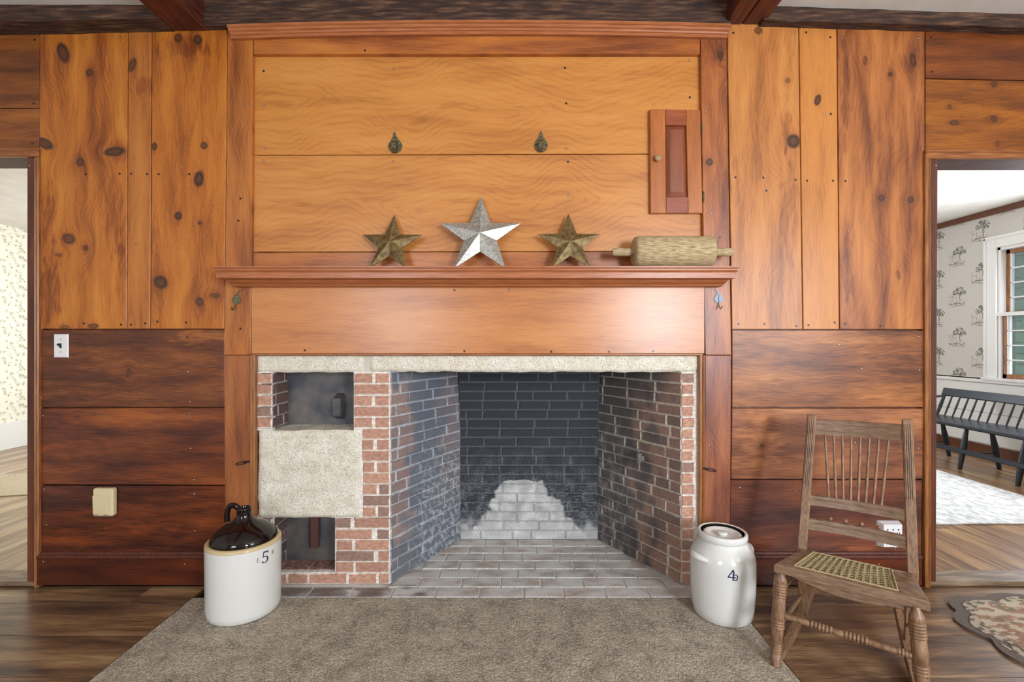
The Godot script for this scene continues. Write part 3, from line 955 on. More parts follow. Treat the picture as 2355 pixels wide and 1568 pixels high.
# moulding along x: profile of (z, y), its base height a function of 0..1 along; ends return to the wall with a mitre of side * z
func mould(mb: MB, prof: Array, x0: float, x1: float, height: Callable, steps: int, side: float) -> void:
	for i in prof.size() - 1:
		var p: Vector2 = prof[i]
		var q: Vector2 = prof[i + 1]
		var hint := Vector3(0, q.x - p.x, p.y - q.y)
		for s in steps:
			var k0 := s / float(steps)
			var k1 := (s + 1) / float(steps)
			var pts := []
			for e in [[p, k0], [p, k1], [q, k1], [q, k0]]:
				var xa: float = x0 - e[0].x * side
				var xb: float = x1 + e[0].x * side
				pts.append(Vector3(lerpf(xa, xb, e[1]), height.call(e[1]) + e[0].y, e[0].x))
			mb.quad(pts[0], pts[1], pts[2], pts[3], hint)
		for e in [0.0, 1.0]:
			var y: float = height.call(e)
			var sx := -1.0 if e == 0.0 else 1.0
			var xp: float = (x0 if e == 0.0 else x1) + sx * p.x * side
			var xq: float = (x0 if e == 0.0 else x1) + sx * q.x * side
			mb.quad(Vector3(xp, y + p.y, p.x), Vector3(xp, y + p.y, 0.0), Vector3(xq, y + q.y, 0.0), Vector3(xq, y + q.y, q.x), Vector3(sx, 0, 0.0))

func mantel() -> void:
	var m := thing("mantelpiece", "tall honey-stained pine mantelpiece with moulded shelf framing the brick fireplace", "mantelpiece")
	board(m, "stile", [[524, 66], [581, 66], [576, 816], [515.5, 816]], 0, 0.05, {"seed": 40, "cols": [C(202, 130, 60), C(174, 102, 48), C(116, 62, 32)], "vertical": true, "ring": 0.45, "period": 9.0, "wav": 22.0, "blotch": 0.55, "nails": [[560, 240, true], [553, 456, false], [548, 507, false], [553, 756, false]]})
	board(m, "stile", [[515.5, 817], [577, 817], [590, 1343], [518, 1343]], 0, 0.05, {"seed": 41, "cols": stile_cols, "vertical": true, "ring": 0.35, "period": 10.0, "wav": 20.0, "blotch": 0.55, "nails": [[527, 791, true]]})
	board(m, "stile", [[1611, 66], [1671, 66], [1682, 816], [1622, 816]], 0, 0.05, {"seed": 42, "cols": [C(194, 118, 60), C(154, 86, 46), C(86, 46, 30)], "vertical": true, "ring": 0.55, "period": 8.0, "wav": 26.0, "blotch": 0.7, "knots": [[1657, 125, 8, 8, 0, 0.9], [1631, 372, 9, 9, 0.4, 0.9]], "patches": [[1650, 100, 20, 50, -0.25]], "nails": [[1623, 255, true], [1636, 490, true], [1655, 546, false]]})
	board(m, "stile", [[1622, 817], [1682, 817], [1679, 1343], [1620, 1343]], 0, 0.05, {"seed": 43, "cols": [C(182, 114, 76), C(144, 82, 56), C(90, 50, 40)], "vertical": true, "ring": 0.4, "period": 9.0, "wav": 20.0, "blotch": 0.6, "nails": [[1678, 911, true], [1630, 1022, true]]})
	board(m, "top_rail", [[583, 66], [1610, 66], [1610, 124], [583, 124]], 0, 0.05, {"seed": 44, "cols": [C(206, 130, 58), C(172, 98, 46), C(116, 58, 30)], "ring": 0.22, "period": 8.0, "wav": 12.0, "blotch": 0.65, "nails": [[838, 116, false], [1382, 78, false], [1594, 113, true], [1270, 115, true]]})
	board(m, "panel_board", [[570, 100], [1625, 100], [1625, 353], [570, 356]], -0.024, 0.03, {"seed": 45, "cols": panel_cols, "ring": 0.5, "period": 11.0, "wav": 22.0, "blotch": 0.38, "fibre": 0.15, "cath": [258, 0.11], "patches": [[830, 170, 150, 22, -0.12], [1420, 160, 200, 40, -0.1]], "nails": [[905, 157, true], [605, 162, false], [604, 241, true], [608, 343, true], [1299, 155, false], [1302, 237, false], [1585, 138, true], [1587, 223, false], [1302, 341, true]]}, 0.34)
	board(m, "panel_board", [[570, 357.5], [1625, 354.5], [1625, 577], [570, 579]], -0.024, 0.03, {"seed": 46, "cols": [C(214, 150, 82), C(198, 128, 64), C(152, 88, 44)], "ring": 0.55, "period": 11.0, "wav": 22.0, "blotch": 0.38, "fibre": 0.15, "cath": [470, 0.13], "nails": [[604, 369, true], [903, 370, true], [1306, 371, false], [1307, 448, true], [1597, 510, true]]}, 0.34)
	board(m, "panel_board", [[570, 580.5], [1625, 578.5], [1625, 640], [570, 640]], -0.024, 0.03, {"seed": 47, "cols": [C(200, 126, 68), C(166, 96, 50), C(108, 56, 32)], "ring": 0.3, "period": 9.0, "blotch": 0.55}, 0.34)
	board(m, "frieze_board", [[577.5, 640], [1620.5, 640], [1620.5, 813], [577.5, 813]], 0, 0.05, {"seed": 48, "cols": [C(214, 148, 90), C(196, 126, 74), C(154, 94, 58)], "ring": 0.2, "period": 9.0, "wav": 14.0, "blotch": 0.36, "fibre": 0.22, "nails": [[1045, 666, false], [1171, 664, true], [700, 806, false], [1068, 808, false], [1268, 809, false], [1401, 809, false], [1503, 808, false]]}, 0.3)
	var mb := MB.new()
	var prof := [Vector2(0.0, 1.531), Vector2(0.150, 1.531), Vector2(0.150, 1.524), Vector2(0.143, 1.520), Vector2(0.142, 1.513), Vector2(0.136, 1.509), Vector2(0.132, 1.504), Vector2(0.132, 1.479), Vector2(0.078, 1.477), Vector2(0.074, 1.469), Vector2(0.066, 1.467), Vector2(0.056, 1.461), Vector2(0.048, 1.459), Vector2(0.046, 1.453), Vector2(0.032, 1.450), Vector2(0.0, 1.450)]
	mould(mb, prof, -1.322, 0.993, func(_k): return 0.0, 1, 0.27)
	mb.quad(Vector3(-1.2, 1.531, 0.0), Vector3(0.93, 1.531, 0.0), Vector3(0.93, 1.531, -0.024), Vector3(-1.2, 1.531, -0.024), Vector3.UP)
	part(m, "mantel_shelf", mb, M.mould)
	mb = MB.new()
	var crown := [Vector2(0.0, 0.030), Vector2(0.044, 0.030), Vector2(0.044, 0.018), Vector2(0.037, 0.015), Vector2(0.035, 0.006), Vector2(0.026, 0.001), Vector2(0.024, -0.006), Vector2(0.018, -0.008), Vector2(0.018, -0.022), Vector2(0.0, -0.022)]
	mould(mb, crown, -1.352, 1.035, func(k: float) -> float: return 2.692 - 0.020 * pow(absf(k - 0.52) * 2.0, 2.0), 12, 0.2)
	part(m, "crown_moulding", mb, M.mould)
	# narrow moulded casing round the brickwork
	mb = MB.new()
	mb.box(P(581.5, 1080, 0).lerp(P(586.5, 1080, 0), 0.5) + Vector3(0, 0, -0.006), Vector3(0.016, 1.12, 0.03), 0.004)
	mb.box(P(579, 1080, 0) + Vector3(0, 0, 0.002), Vector3(0.010, 1.12, 0.020), 0.004)
	part(m, "casing", mb, M.trim_light)
	mb = MB.new()
	mb.box(P(1611, 1080, 0) + Vector3(0, 0, -0.006), Vector3(0.016, 1.12, 0.03), 0.004)
	mb.box(P(1617, 1080, 0) + Vector3(0, 0, 0.002), Vector3(0.010, 1.12, 0.020), 0.004)
	part(m, "casing", mb, M.trim_light)
	mb = MB.new()
	mb.box(P(1098, 815, 0) + Vector3(0, 0, -0.006), Vector3(2.19, 0.012, 0.03), 0.004)
	part(m, "casing", mb, M.trim_across)
	# the little cupboard let into the panelling
	var c := thing("wall_cupboard", "small pine cupboard door with raised panel beside the top right of the chimney breast", "cupboard")
	var wood_a := {"cols": [C(200, 124, 58), C(172, 98, 46), C(124, 66, 34)], "vertical": true, "ring": 0.3, "period": 8.0, "blotch": 0.35}
	var o1: Dictionary = wood_a.duplicate()
	o1.seed = 60
	board(c, "stile", [[1495, 251], [1530, 251], [1532, 490], [1496.5, 490]], 0.0, 0.024, o1)
	var o2: Dictionary = wood_a.duplicate()
	o2.seed = 61
	board(c, "stile", [[1578, 252], [1611, 252], [1616, 490], [1583, 490]], 0.0, 0.024, o2)
	board(c, "rail", [[1530.5, 251], [1577.5, 252], [1578.5, 288], [1531, 288]], 0.0, 0.024, {"seed": 62, "cols": [C(182, 100, 54), C(150, 76, 42), C(104, 48, 28)], "blotch": 0.4, "ring": 0.2})
	board(c, "rail", [[1532, 453], [1582.5, 453], [1582.5, 490], [1532, 490]], 0.0, 0.024, {"seed": 63, "cols": [C(182, 100, 58), C(150, 76, 46), C(104, 48, 30)], "blotch": 0.4, "ring": 0.2})
	var pw := wood(60, 190, {"seed": 64, "cols": [C(162, 90, 54), C(132, 70, 44), C(92, 48, 32)], "vertical": true, "ring": 0.3, "blotch": 0.4})
	mb = MB.new()
	var po := [P(1530, 286, -0.018), P(1579, 286, -0.018), P(1583, 455, -0.018), P(1531, 455, -0.018)]
	var pi := [P(1541, 298, -0.006), P(1569, 298, -0.006), P(1573, 441, -0.006), P(1542, 441, -0.006)]
	var uo := [Vector2(0, 0), Vector2(1, 0), Vector2(1, 1), Vector2(0, 1)]
	var ui := [Vector2(0.2, 0.08), Vector2(0.8, 0.08), Vector2(0.8, 0.92), Vector2(0.2, 0.92)]
	for i in 4:
		var j := (i + 1) % 4
		mb.quad(po[i], po[j], pi[j], pi[i], Vector3(0, 0, 1), uo[i], uo[j], ui[j], ui[i])
	mb.quad(pi[0], pi[1], pi[2], pi[3], Vector3(0, 0, 1), ui[0], ui[1], ui[2], ui[3])
	part(c, "raised_panel", mb, tex_mat(pw, 0.32))
	mb = MB.new()
	var k := P(1511, 366, 0.0)
	mb.turned([Vector2(0.008, 0.0), Vector2(0.007, 0.35), Vector2(0.013, 0.5), Vector2(0.016, 0.72), Vector2(0.012, 0.95), Vector2(0.0, 1.0)], k, k + Vector3(0, 0, 0.026), 18)
	part(c, "knob", mb, M.ivory_knob if M.has("ivory_knob") else mat(C(164, 136, 92), 0.4))
	for p in [[1614.5, 295], [1618.5, 453]]:
		mb = MB.new()
		var q := P(p[0], p[1], 0.003)
		mb.turned([Vector2(0.0, 0.0), Vector2(0.0035, 0.0), Vector2(0.0035, 1.0), Vector2(0.0, 1.0)], q - Vector3(0, 0.028, 0), q + Vector3(0, 0.028, 0), 10)
		part(c, "hinge", mb, M.brass)

# ---------------------------------------------------------------- fireplace
func fx(px: float) -> float:
	return (px - CX) * 2.345 / F

func fy(py: float) -> float:
	return EYE + (CY - py) * 2.345 / F

func fireplace() -> void:
	var fp := thing("fireplace", "old brick fireplace with splayed sooty firebox, granite lintel and bake oven", "fireplace")
	var red := [C(192, 146, 122), C(174, 130, 110), C(140, 114, 102)]
	var mort := C(226, 218, 206)
	var pitch := 0.05442
	var zf := -0.02
	var top := 1.039
	# front of the piers, laid brick by brick
	var ff := face(Vector3(fx(590), 0, zf), Vector3.RIGHT, Vector3.UP, Vector3(0, 0, 1), fx(1607) - fx(590), top)
	var rows := []
	for i in 20:
		rows.append(857.7 + i * 25.54)
	var lay_px := {
		0: [[815, 859], [864, 897]], 1: [[815, 897]], 2: [[815, 858], [864, 897]], 3: [[815, 897]], 4: [[815, 858], [864, 897]],
		5: [[834, 897]], 6: [[833, 861], [867, 897]], 7: [[833, 897]], 8: [[836, 864], [868, 897]], 9: [[836, 897]], 10: [[835, 869], [873, 897]], 11: [[836, 897]], 12: [[835, 867], [870, 897]],
		13: [[772, 810], [816, 897]], 14: [[772, 858], [868, 897]], 15: [[775, 813], [818, 897]], 16: [[774, 863], [871, 897]], 17: [[774, 816], [819, 897]],
		18: [[592, 616], [619, 661], [664, 709], [712, 800], [803, 868], [872, 897]]}
	var fb := []
	var ox := fx(590)
	for i in 19:
		for s in lay_px[i]:
			fb.append([fx(s[0]) - ox, fx(s[1] - 0.5) - ox, fy(rows[i + 1] - 1.2), fy(rows[i] + 1.6)])
		var cut := 1597 - (3 if i % 2 else 0)
		fb.append([fx(1568.5) - ox, fx(cut) - ox, fy(rows[i + 1] - 1.2), fy(rows[i] + 1.6)])
		if i < 5:
			fb.append([fx(592) - ox, fx(625.5) - ox, fy(rows[i + 1] - 1.2), fy(rows[i] + 1.6)])
		if i > 12 and i < 18:
			fb.append([fx(592) - ox, fx(627) - ox, fy(rows[i + 1] - 1.2), fy(rows[i] + 1.6)])
	var plain := func(_u: float, _v: float, _g: float) -> Array: return [0.0, 0.0]
	var ft := tex_mat(brick_tex(ff, fb, 520.0, 300, red, mort, C(60, 60, 60), plain), 0.85)
	var pier := Node3D.new()
	pier.name = "brick_front"
	fp.add_child(pier)
	# mortar behind the front bricks, in pieces round the openings
	for r in [[590, 626, 840, 990], [590, 630, 1185, 1345], [813.5, 897.5, 840, 1195], [770.5, 897.5, 1188, 1345], [640, 775, 1316, 1345], [1568, 1607.5, 840, 1345]]:
		var mb := MB.new()
		var u0 := fx(r[0]) - ox
		var u1 := fx(r[1]) - ox
		var v1 := minf(fy(r[2]), top)
		var v0 := maxf(fy(r[3]), 0.0)
		mb.slab([ff.at(u0, v1), ff.at(u1, v1), ff.at(u1, v0), ff.at(u0, v0)], ff.n, 0.03, 0.0005, [Vector2(u0 / ff.w, 1 - v1 / ff.h), Vector2(u1 / ff.w, 1 - v1 / ff.h), Vector2(u1 / ff.w, 1 - v0 / ff.h), Vector2(u0 / ff.w, 1 - v0 / ff.h)])
		part(pier, "mortar", mb, ft)
	lay(pier, ff, fb, ft, 301, 0.06)
	# firebox
	var a := Vector3(fx(897), 0, zf)
	var b := Vector3(-0.311, 0, -0.54)
	var c := Vector3(0.517, 0, -0.54)
	var d := Vector3(fx(1568), 0, zf)
	var hh := 1.20
	var soot_dark := C(30, 36, 44)  # soot, with the blue of reflected daylight mixed into its colour
	var bk := face(b, Vector3.RIGHT, Vector3.UP, Vector3(0, 0, 1), c.x - b.x, hh)
	var bb := courses(bk.w, hh, pitch * 1.022, 0.2, 310)
	var back_soot := func(u: float, v: float, g: float) -> Array:
		var n := n3.get_noise_2d(u * 9.0, v * 9.0)
		var edge := ash_edge(v)
		var patch := ss(edge.x - 0.012, edge.x + 0.012, u + n * 0.05 + g * 0.02) * ss(edge.y + 0.014, edge.y - 0.014, u + n * 0.06 + g * 0.02) * ss(0.362, 0.352, v + n * 0.012)
		var base := ss(0.14, 0.04, v + n * 0.09 + g * 0.08)
		var specks := ss(0.34, 0.5, g + n * 0.35) * ss(0.75, 0.2, v) * 0.75
		var streak := ss(0.25, 0.45, n3.get_noise_2d(u * 16.0, v * 60.0)) * ss(0.55, 0.1, v) * 0.5
		return [0.97 - 0.12 * ss(0.1, 0.5, g), clampf(maxf(patch * (0.78 + g * 0.5 + n * 0.25), maxf(base * 0.75, maxf(specks, streak * 0.7))), 0.0, 1.0)]
	var bt := tex_mat(brick_tex(bk, bb, 560.0, 311, red, C(120, 124, 128), soot_dark, back_soot), 0.72)
	var back := bed(fp, "firebox_back", bk, bt, 0.06)
	var lean := MB.new()
	lean.quad(bk.at(0, 0.62), bk.at(bk.w, 0.62), bk.at(bk.w, hh, 0.0667), bk.at(0, hh, 0.0667), bk.n, Vector2(0, 1 - 0.62 / hh), Vector2(1, 1 - 0.62 / hh), Vector2(1, 0), Vector2(0, 0))
	part(back, "mortar", lean, bt)
	lay(back, bk, bb, bt, 312, 0.02, 0.62)
	# left splayed jamb
	var lu := (b - a).normalized()
	var lj := face(a, lu, Vector3.UP, Vector3(-lu.z, 0, lu.x), a.distance_to(b), hh)
	var lb := courses(lj.w, hh, pitch, 0.198, 320)
	var left_soot := func(u: float, v: float, g: float) -> Array:
		var n := n3.get_noise_2d(u * 7.0, v * 5.0)
		var band := ss(0.08, 0.2, u + n * 0.12) * (1.0 - 0.55 * ss(0.33, 0.48, u + n * 0.1) * ss(0.2, 0.45, v))
		band = maxf(band, ss(0.92, 1.02, v + n * 0.15))
		band = maxf(band, ss(0.30, 0.1, v + n * 0.2) * 0.8)
		var smear := ss(0.05, 0.5, n3.get_noise_2d(u * 26.0 + v * 9.0, v * 22.0) * 0.6 + g * 0.6 + 0.12) * ss(0.8, 0.3, v) * ss(0.1, 0.3, u)
		return [clampf(0.42 + band * 0.5, 0.0, 0.95), smear * 0.62]
	var lt := tex_mat(brick_tex(lj, lb, 560.0, 321, red, C(214, 214, 216), C(92, 102, 114), left_soot), 0.72)  # soot here paler and bluer, daylight on this jamb mixed into the colour
	var lp := bed(fp, "jamb", lj, lt, 0.06)
	lay(lp, lj, lb, lt, 322, 0.03)
	# right splayed jamb
	var ru := (d - c).normalized()
	var rj := face(c, ru, Vector3.UP, Vector3(-ru.z, 0, ru.x), c.distance_to(d), hh)
	var rb := courses(rj.w, hh, pitch, 0.198, 330)
	var right_soot := func(u: float, v: float, g: float) -> Array:
		var n := n3.get_noise_2d(u * 7.0, v * 5.0)
		var band := ss(0.50, 0.22, u + n * 0.22)
		band = maxf(band, ss(0.86, 1.0, v + n * 0.12) * ss(0.6, 0.4, u))
		var specks := ss(0.18, 0.42, g + n3.get_noise_2d(u * 18.0, v * 9.0) * 0.5) * ss(0.42, 0.12, u) * ss(0.95, 0.4, v)
		return [clampf(0.26 + band * 0.64, 0.0, 0.95), specks * 0.6]
	var rt := tex_mat(brick_tex(rj, rb, 560.0, 331, [C(176, 134, 112), C(156, 118, 100), C(124, 100, 88)], C(214, 202, 182), C(70, 69, 70), right_soot), 0.75)
	var rp := bed(fp, "jamb", rj, rt, 0.06)
	lay(rp, rj, rb, rt, 332, 0.03)
	# brick floor of the firebox, rows along the opening, cut at the splayed jambs
	var x0 := fx(622)
	var x1 := fx(1607)
	var hf := face(Vector3(x0, -0.003, 0.108), Vector3.RIGHT, Vector3(0, 0, -1), Vector3.UP, x1 - x0, 0.648)
	var hb := []
	rng.seed = 340
	var rp_z := 0.0925
	for r in 7:
		var v0 := r * rp_z + 0.002
		var v1 := (r + 1) * rp_z - 0.004
		var u := -0.2 * (0.35 if r % 2 else 0.8)
		while u < hf.w:
			var l := 0.2 * rng.randf_range(0.93, 1.05)
			var q := []
			for e in [[u, v1], [u + l - 0.006, v1], [u + l - 0.006, v0], [u, v0]]:
				var z: float = 0.108 - e[1]
				var lo := 0.004
				var hi := hf.w - 0.004
				if z < zf:
					var k: float = (zf - z) / 0.52
					lo = lerpf(a.x, b.x, k) - x0
					hi = lerpf(d.x, c.x, k) - x0
				elif r == 1:
					lo = a.x - x0
					hi = d.x - x0
				q.append([clampf(e[0], lo, hi), e[1]])
			if q[1][0] - q[0][0] > 0.012 and q[2][0] - q[3][0] > 0.012:
				hb.append([u, u + l - 0.006, v0, v1, q])
			u += l
	var floor_soot := func(u: float, v: float, g: float) -> Array:
		var n := n3.get_noise_2d(u * 6.0, v * 9.0)
		var front := ss(0.12, 0.08, v) * ss(0.75, 0.45, u + n * 0.3)
		return [clampf(0.2 + front * 0.5 + n * 0.4, 0.0, 0.85), clampf(0.72 - front * 0.5 + g * 0.45 + n * 0.45, 0.0, 0.85)]
	var clipped := []
	for q in hb:
		clipped.append([maxf(q[0], 0.0), minf(q[1], hf.w), q[2], q[3]])
	var ht := tex_mat(brick_tex(hf, clipped, 430.0, 341, [C(150, 118, 100), C(130, 108, 96), C(104, 92, 86)], C(196, 194, 188), C(84, 82, 80), floor_soot), 0.85)
	var hp := bed(fp, "hearth_floor", hf, ht, 0.03)
	lay(hp, hf, hb, ht, 342, 0.02)
	# smoke chamber above the lintel, topped by an added slab against light leaks
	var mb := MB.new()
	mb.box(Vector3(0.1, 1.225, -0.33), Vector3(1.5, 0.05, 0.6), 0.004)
	part(fp, "flue_light_stop", mb, mat(C(22, 24, 26), 0.95))
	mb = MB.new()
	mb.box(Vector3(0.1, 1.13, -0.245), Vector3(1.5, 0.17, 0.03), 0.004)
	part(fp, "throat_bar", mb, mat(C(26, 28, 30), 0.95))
	# masonry of the chimney behind the brick faces
	mb = MB.new()
	mb.box(Vector3(0.05, 1.35, -0.95), Vector3(2.4, 2.7, 0.6), 0.004)
	mb.box(Vector3(-0.93, 0.6, -0.43), Vector3(0.60, 1.2, 0.44), 0.004)
	mb.box(Vector3(0.97, 0.6, -0.40), Vector3(0.22, 1.2, 0.50), 0.004)
	part(fp, "chimney_mass", mb, mat(C(90, 70, 62), 0.9))
	# granite lintels and the block under the oven
	var nz := FastNoiseLite.new()
	nz.seed = 9
	nz.frequency = 0.4
	mb = MB.new()
	mb.stone(fx(588), fx(838), fy(856.5), fy(812), zf + 0.004, 0.15, 0.012, 0.004, nz)
	part(fp, "lintel", mb, M.granite)
	mb = MB.new()
	mb.stone(fx(849), fx(1610), fy(855.5), fy(812), zf + 0.006, 0.20, 0.014, 0.0045, nz, 3.0)
	part(fp, "lintel", mb, M.granite)
	mb = MB.new()
	mb.box(Vector3(fx(844), fy(833), zf - 0.012), Vector3(0.036, 0.10, 0.02), 0.003)
	part(fp, "lintel_joint", mb, mat(C(204, 196, 180), 0.9))
	mb = MB.new()
	mb.stone(fx(592), fx(831), fy(1191), fy(990), zf + 0.008, 0.17, 0.016, 0.005, nz, 6.0)
	part(fp, "oven_block", mb, M.granite)
	# bake oven niche above, ash pit below
	var niche := func(nx0: float, nx1: float, py0: float, py1: float, depth: float, seed_: int, called: String) -> void:
		var y0 := fy(py1)
		var y1 := fy(py0)
		var nf := face(Vector3(fx(nx0), y0, zf), Vector3(0, 0, -1), Vector3.UP, Vector3(1, 0, 0), depth, y1 - y0)
		var nb := courses(nf.w, nf.h, pitch, 0.17, seed_)
		var nt := tex_mat(brick_tex(nf, nb, 520.0, seed_, [C(124, 86, 76), C(100, 76, 72), C(84, 70, 70)], C(178, 172, 164), C(56, 58, 64), func(_u: float, _v: float, g: float) -> Array: return [0.25 + g * 0.5, 0.0]), 0.85)
		var np := bed(fp, called, nf, nt, 0.05)
		lay(np, nf, nb, nt, seed_ + 1, 0.03)
		mb = MB.new()
		mb.box(Vector3(fx(nx1) + 0.025, (y0 + y1) * 0.5, zf - 0.03 - depth * 0.5), Vector3(0.05, y1 - y0 + 0.02, depth), 0.002)
		part(fp, called, mb, mat(C(96, 72, 66), 0.9))
	niche.call(625.0, 814.0, 857.7, 985.4, 0.165, 350, "oven_side")
	niche.call(628.0, 771.0, 1189.7, 1317.4, 0.14, 360, "ash_pit_side")
	mb = MB.new()
	mb.box(Vector3(fx(720), fy(925), zf - 0.17), Vector3(0.46, 0.36, 0.012), 0.002)
	var od := part(fp, "oven_door", mb, M.iron)
	mb = MB.new()
	var hp0 := P(778, 905, zf - 0.163)
	var hp1 := P(778, 962, zf - 0.163)
	var pts := []
	var rad := []
	for i in 13:
		var k := i / 12.0
		var s := sin(k * PI)
		pts.append(hp0.lerp(hp1, k) + Vector3(0.012, 0, 0.055 * minf(1.0, s * 1.9)))
		rad.append(0.026)
	strap(mb, pts, 0.040, 0.005)
	part(od, "handle", mb, M.iron)
	mb = MB.new()
	mb.box(Vector3(fx(703), fy(1255), zf - 0.145), Vector3(0.34, 0.34, 0.012), 0.002)
	var ad := part(fp, "ash_pit_door", mb, M.iron)
	mb = MB.new()
	mb.box(P(724, 1222, zf - 0.12) + Vector3(0, 0.012, 0), Vector3(0.042, 0.19, 0.022), 0.003)
	part(ad, "handle", mb, M.rust_bar)
	# brick sill of the ash pit
	for i in 4:
		mb = MB.new()
		var sx0 := fx(622 + i * 40)
		mb.slab([Vector3(sx0 + 0.012, fy(1318) + 0.002, zf - 0.14), Vector3(sx0 + 0.092, fy(1318) + 0.002, zf - 0.14), Vector3(sx0 + 0.080, fy(1318) + 0.002, zf - 0.001), Vector3(sx0, fy(1318) + 0.002, zf - 0.001)], Vector3.UP, 0.05, 0.003, [Vector2(0.1, 0.1), Vector2(0.2, 0.1), Vector2(0.2, 0.15), Vector2(0.1, 0.15)])
		part(fp, "brick", mb, M.sill if M.has("sill") else sill())
	# the stub of an iron crane pin in the right jamb
	mb = MB.new()
	var at := rj.at(0.36, EYE - 0.62, 0.0)
	mb.turned([Vector2(0.0, 0.0), Vector2(0.016, 0.0), Vector2(0.017, 0.1), Vector2(0.017, 0.9), Vector2(0.014, 1.0), Vector2(0.0, 1.0)], at + rj.n * 0.035 - Vector3(0, 0.025, 0), at + rj.n * 0.035 + Vector3(0, 0.027, 0), 16)
	mb.box(at + rj.n * 0.015, Vector3(0.02, 0.03, 0.05), 0.003)
	part(fp, "crane_eye", mb, M.iron)

# left and right edge of the scrubbed pale patch on the firebox back, by height
func ash_edge(v: float) -> Vector2:
	var t := [[0.0, 1066, 1362], [0.04, 1085, 1345], [0.09, 1098, 1330], [0.143, 1110, 1303], [0.195, 1127, 1297], [0.243, 1128, 1279], [0.295, 1133, 1252], [0.345, 1155, 1246], [0.37, 1170, 1230]]
	var i := 0
	while i < t.size() - 2 and v > t[i + 1][0]:
		i += 1
	var k := clampf((v - t[i][0]) / (t[i + 1][0] - t[i][0]), 0.0, 1.0)
	return Vector2((lerpf(t[i][1], t[i + 1][1], k) - 1058.0) / 383.9, (lerpf(t[i][2], t[i + 1][2], k) - 1058.0) / 383.9)

func sill() -> Material:
	M.sill = noise_mat(noise_tex(0.03, 61, [[0.0, C(104, 74, 66)], [0.5, C(150, 108, 92)], [1.0, C(196, 176, 164)]], 256, 4), Vector3.ONE * 3.0, 0.85)
	return M.sill

# flat strap along points: width is along y or x as the strap bends, thick is small
func strap(mb: MB, pts: Array, width: float, thick: float) -> void:
	for i in pts.size() - 1:
		var a: Vector3 = pts[i]
		var b: Vector3 = pts[i + 1]
		var d := (b - a).normalized()
		var side := Vector3.RIGHT
		var up := d.cross(side).normalized()
		mb.box((a + b) * 0.5, Vector3(width, a.distance_to(b) * 1.06, thick), 0.001, Basis(side, d, side.cross(d)))
		up = up

# ---------------------------------------------------------------- doorways
func doorways() -> void:
	# left: opening from x = 62 px leftwards; right: opening from x = 2158 px rightwards
	for s in [[-1, 89.0, 80.5, 62.0, "trim_1"], [1, 2127.5, 2140.0, 2157.0, "trim_2"]]:
		var t := structure(s[4], "dark wood door frame at the %s of the panelled wall" % ("left" if s[0] < 0 else "right"))
		var sg: float = s[0]
		var mb := MB.new()
		var xa := P(s[1], 784, 0.012).x
		var xb := P(s[2], 784, 0.012).x
		var xc := P(s[3], 784).x
		# moulded edge
		mb.box(Vector3((xa + xb) * 0.5, 1.03, 0.0), Vector3(absf(xa - xb), 2.10, 0.03), 0.004)
		mb.box(Vector3(lerpf(xa, xb, 0.75), 1.03, 0.008), Vector3(0.007, 2.09, 0.024), 0.003)
		part(t, "casing", mb, M.trim_light)
		board(t, "jamb", [[minf(s[2], s[3]), 362], [maxf(s[2], s[3]), 362], [maxf(s[2], s[3]) - (4.0 if sg > 0 else 0.0), 1338], [minf(s[2], s[3]), 1338]], 0.004, 0.15, {"seed": 70 + int(sg), "cols": [C(134, 74, 46), C(98, 50, 32), C(58, 28, 20)], "vertical": true, "ring": 0.35, "blotch": 0.5, "nails": [[s[3] - sg * 4, 379, true]]}, 0.36)
		var far := xc + sg * 0.85
		var hy := P(0, 363).y if sg < 0 else P(0, 367).y
		mb = MB.new()
		mb.box(Vector3((xa + far) * 0.5, hy + 0.022, 0.004), Vector3(absf(far - xa), 0.044, 0.026), 0.004)
		mb.box(Vector3((xa + far) * 0.5, hy + 0.030, 0.014), Vector3(absf(far - xa), 0.008, 0.016), 0.003)
		part(t, "head_casing", mb, M.trim_across)
		mb = MB.new()
		mb.box(Vector3((xc + far) * 0.5, hy + 0.02, -0.072), Vector3(absf(far - xc), 0.04, 0.148), 0.003)
		part(t, "head", mb, M.joist)
		mb = MB.new()
		mb.box(Vector3((xa + far) * 0.5, 0.010, -0.055), Vector3(absf(far - xa), 0.024, 0.13), 0.008)
		part(t, "threshold", mb, M.sill_board)
		mb = MB.new()
		mb.box(Vector3(far + sg * 0.05, 1.03, -0.06), Vector3(0.10, 2.10, 0.15), 0.004)
		part(t, "jamb", mb, M.brown_trim)

func room_floor(x0: float, x1: float, z0: float, z1: float, cols: Array, seed_: int, called: String) -> void:
	var fl := structure(called)
	plain_box(fl, "subfloor", Vector3(x0, -0.12, z0), Vector3(x1, -0.02, z1), mat(C(40, 28, 22), 0.9))
	var m := tex_mat(plank_tex(seed_, cols), 0.32)
	m.texture_repeat = true
	var x := x0
	rng.seed = seed_
	while x < x1:
		var w := rng.randf_range(0.19, 0.23)
		var e := minf(x + w, x1)
		var mb := MB.new()
		var u := rng.randf()
		mb.slab([Vector3(x + 0.0012, 0, z0), Vector3(x + 0.0012, 0, z1), Vector3(e - 0.0012, 0, z1), Vector3(e - 0.0012, 0, z0)], Vector3.UP, 0.018, 0.0012, [Vector2(u, 0.03), Vector2(u + 1.6, 0.03), Vector2(u + 1.6, 0.97), Vector2(u, 0.97)])
		part(fl, "plank", mb, m)
		x = e

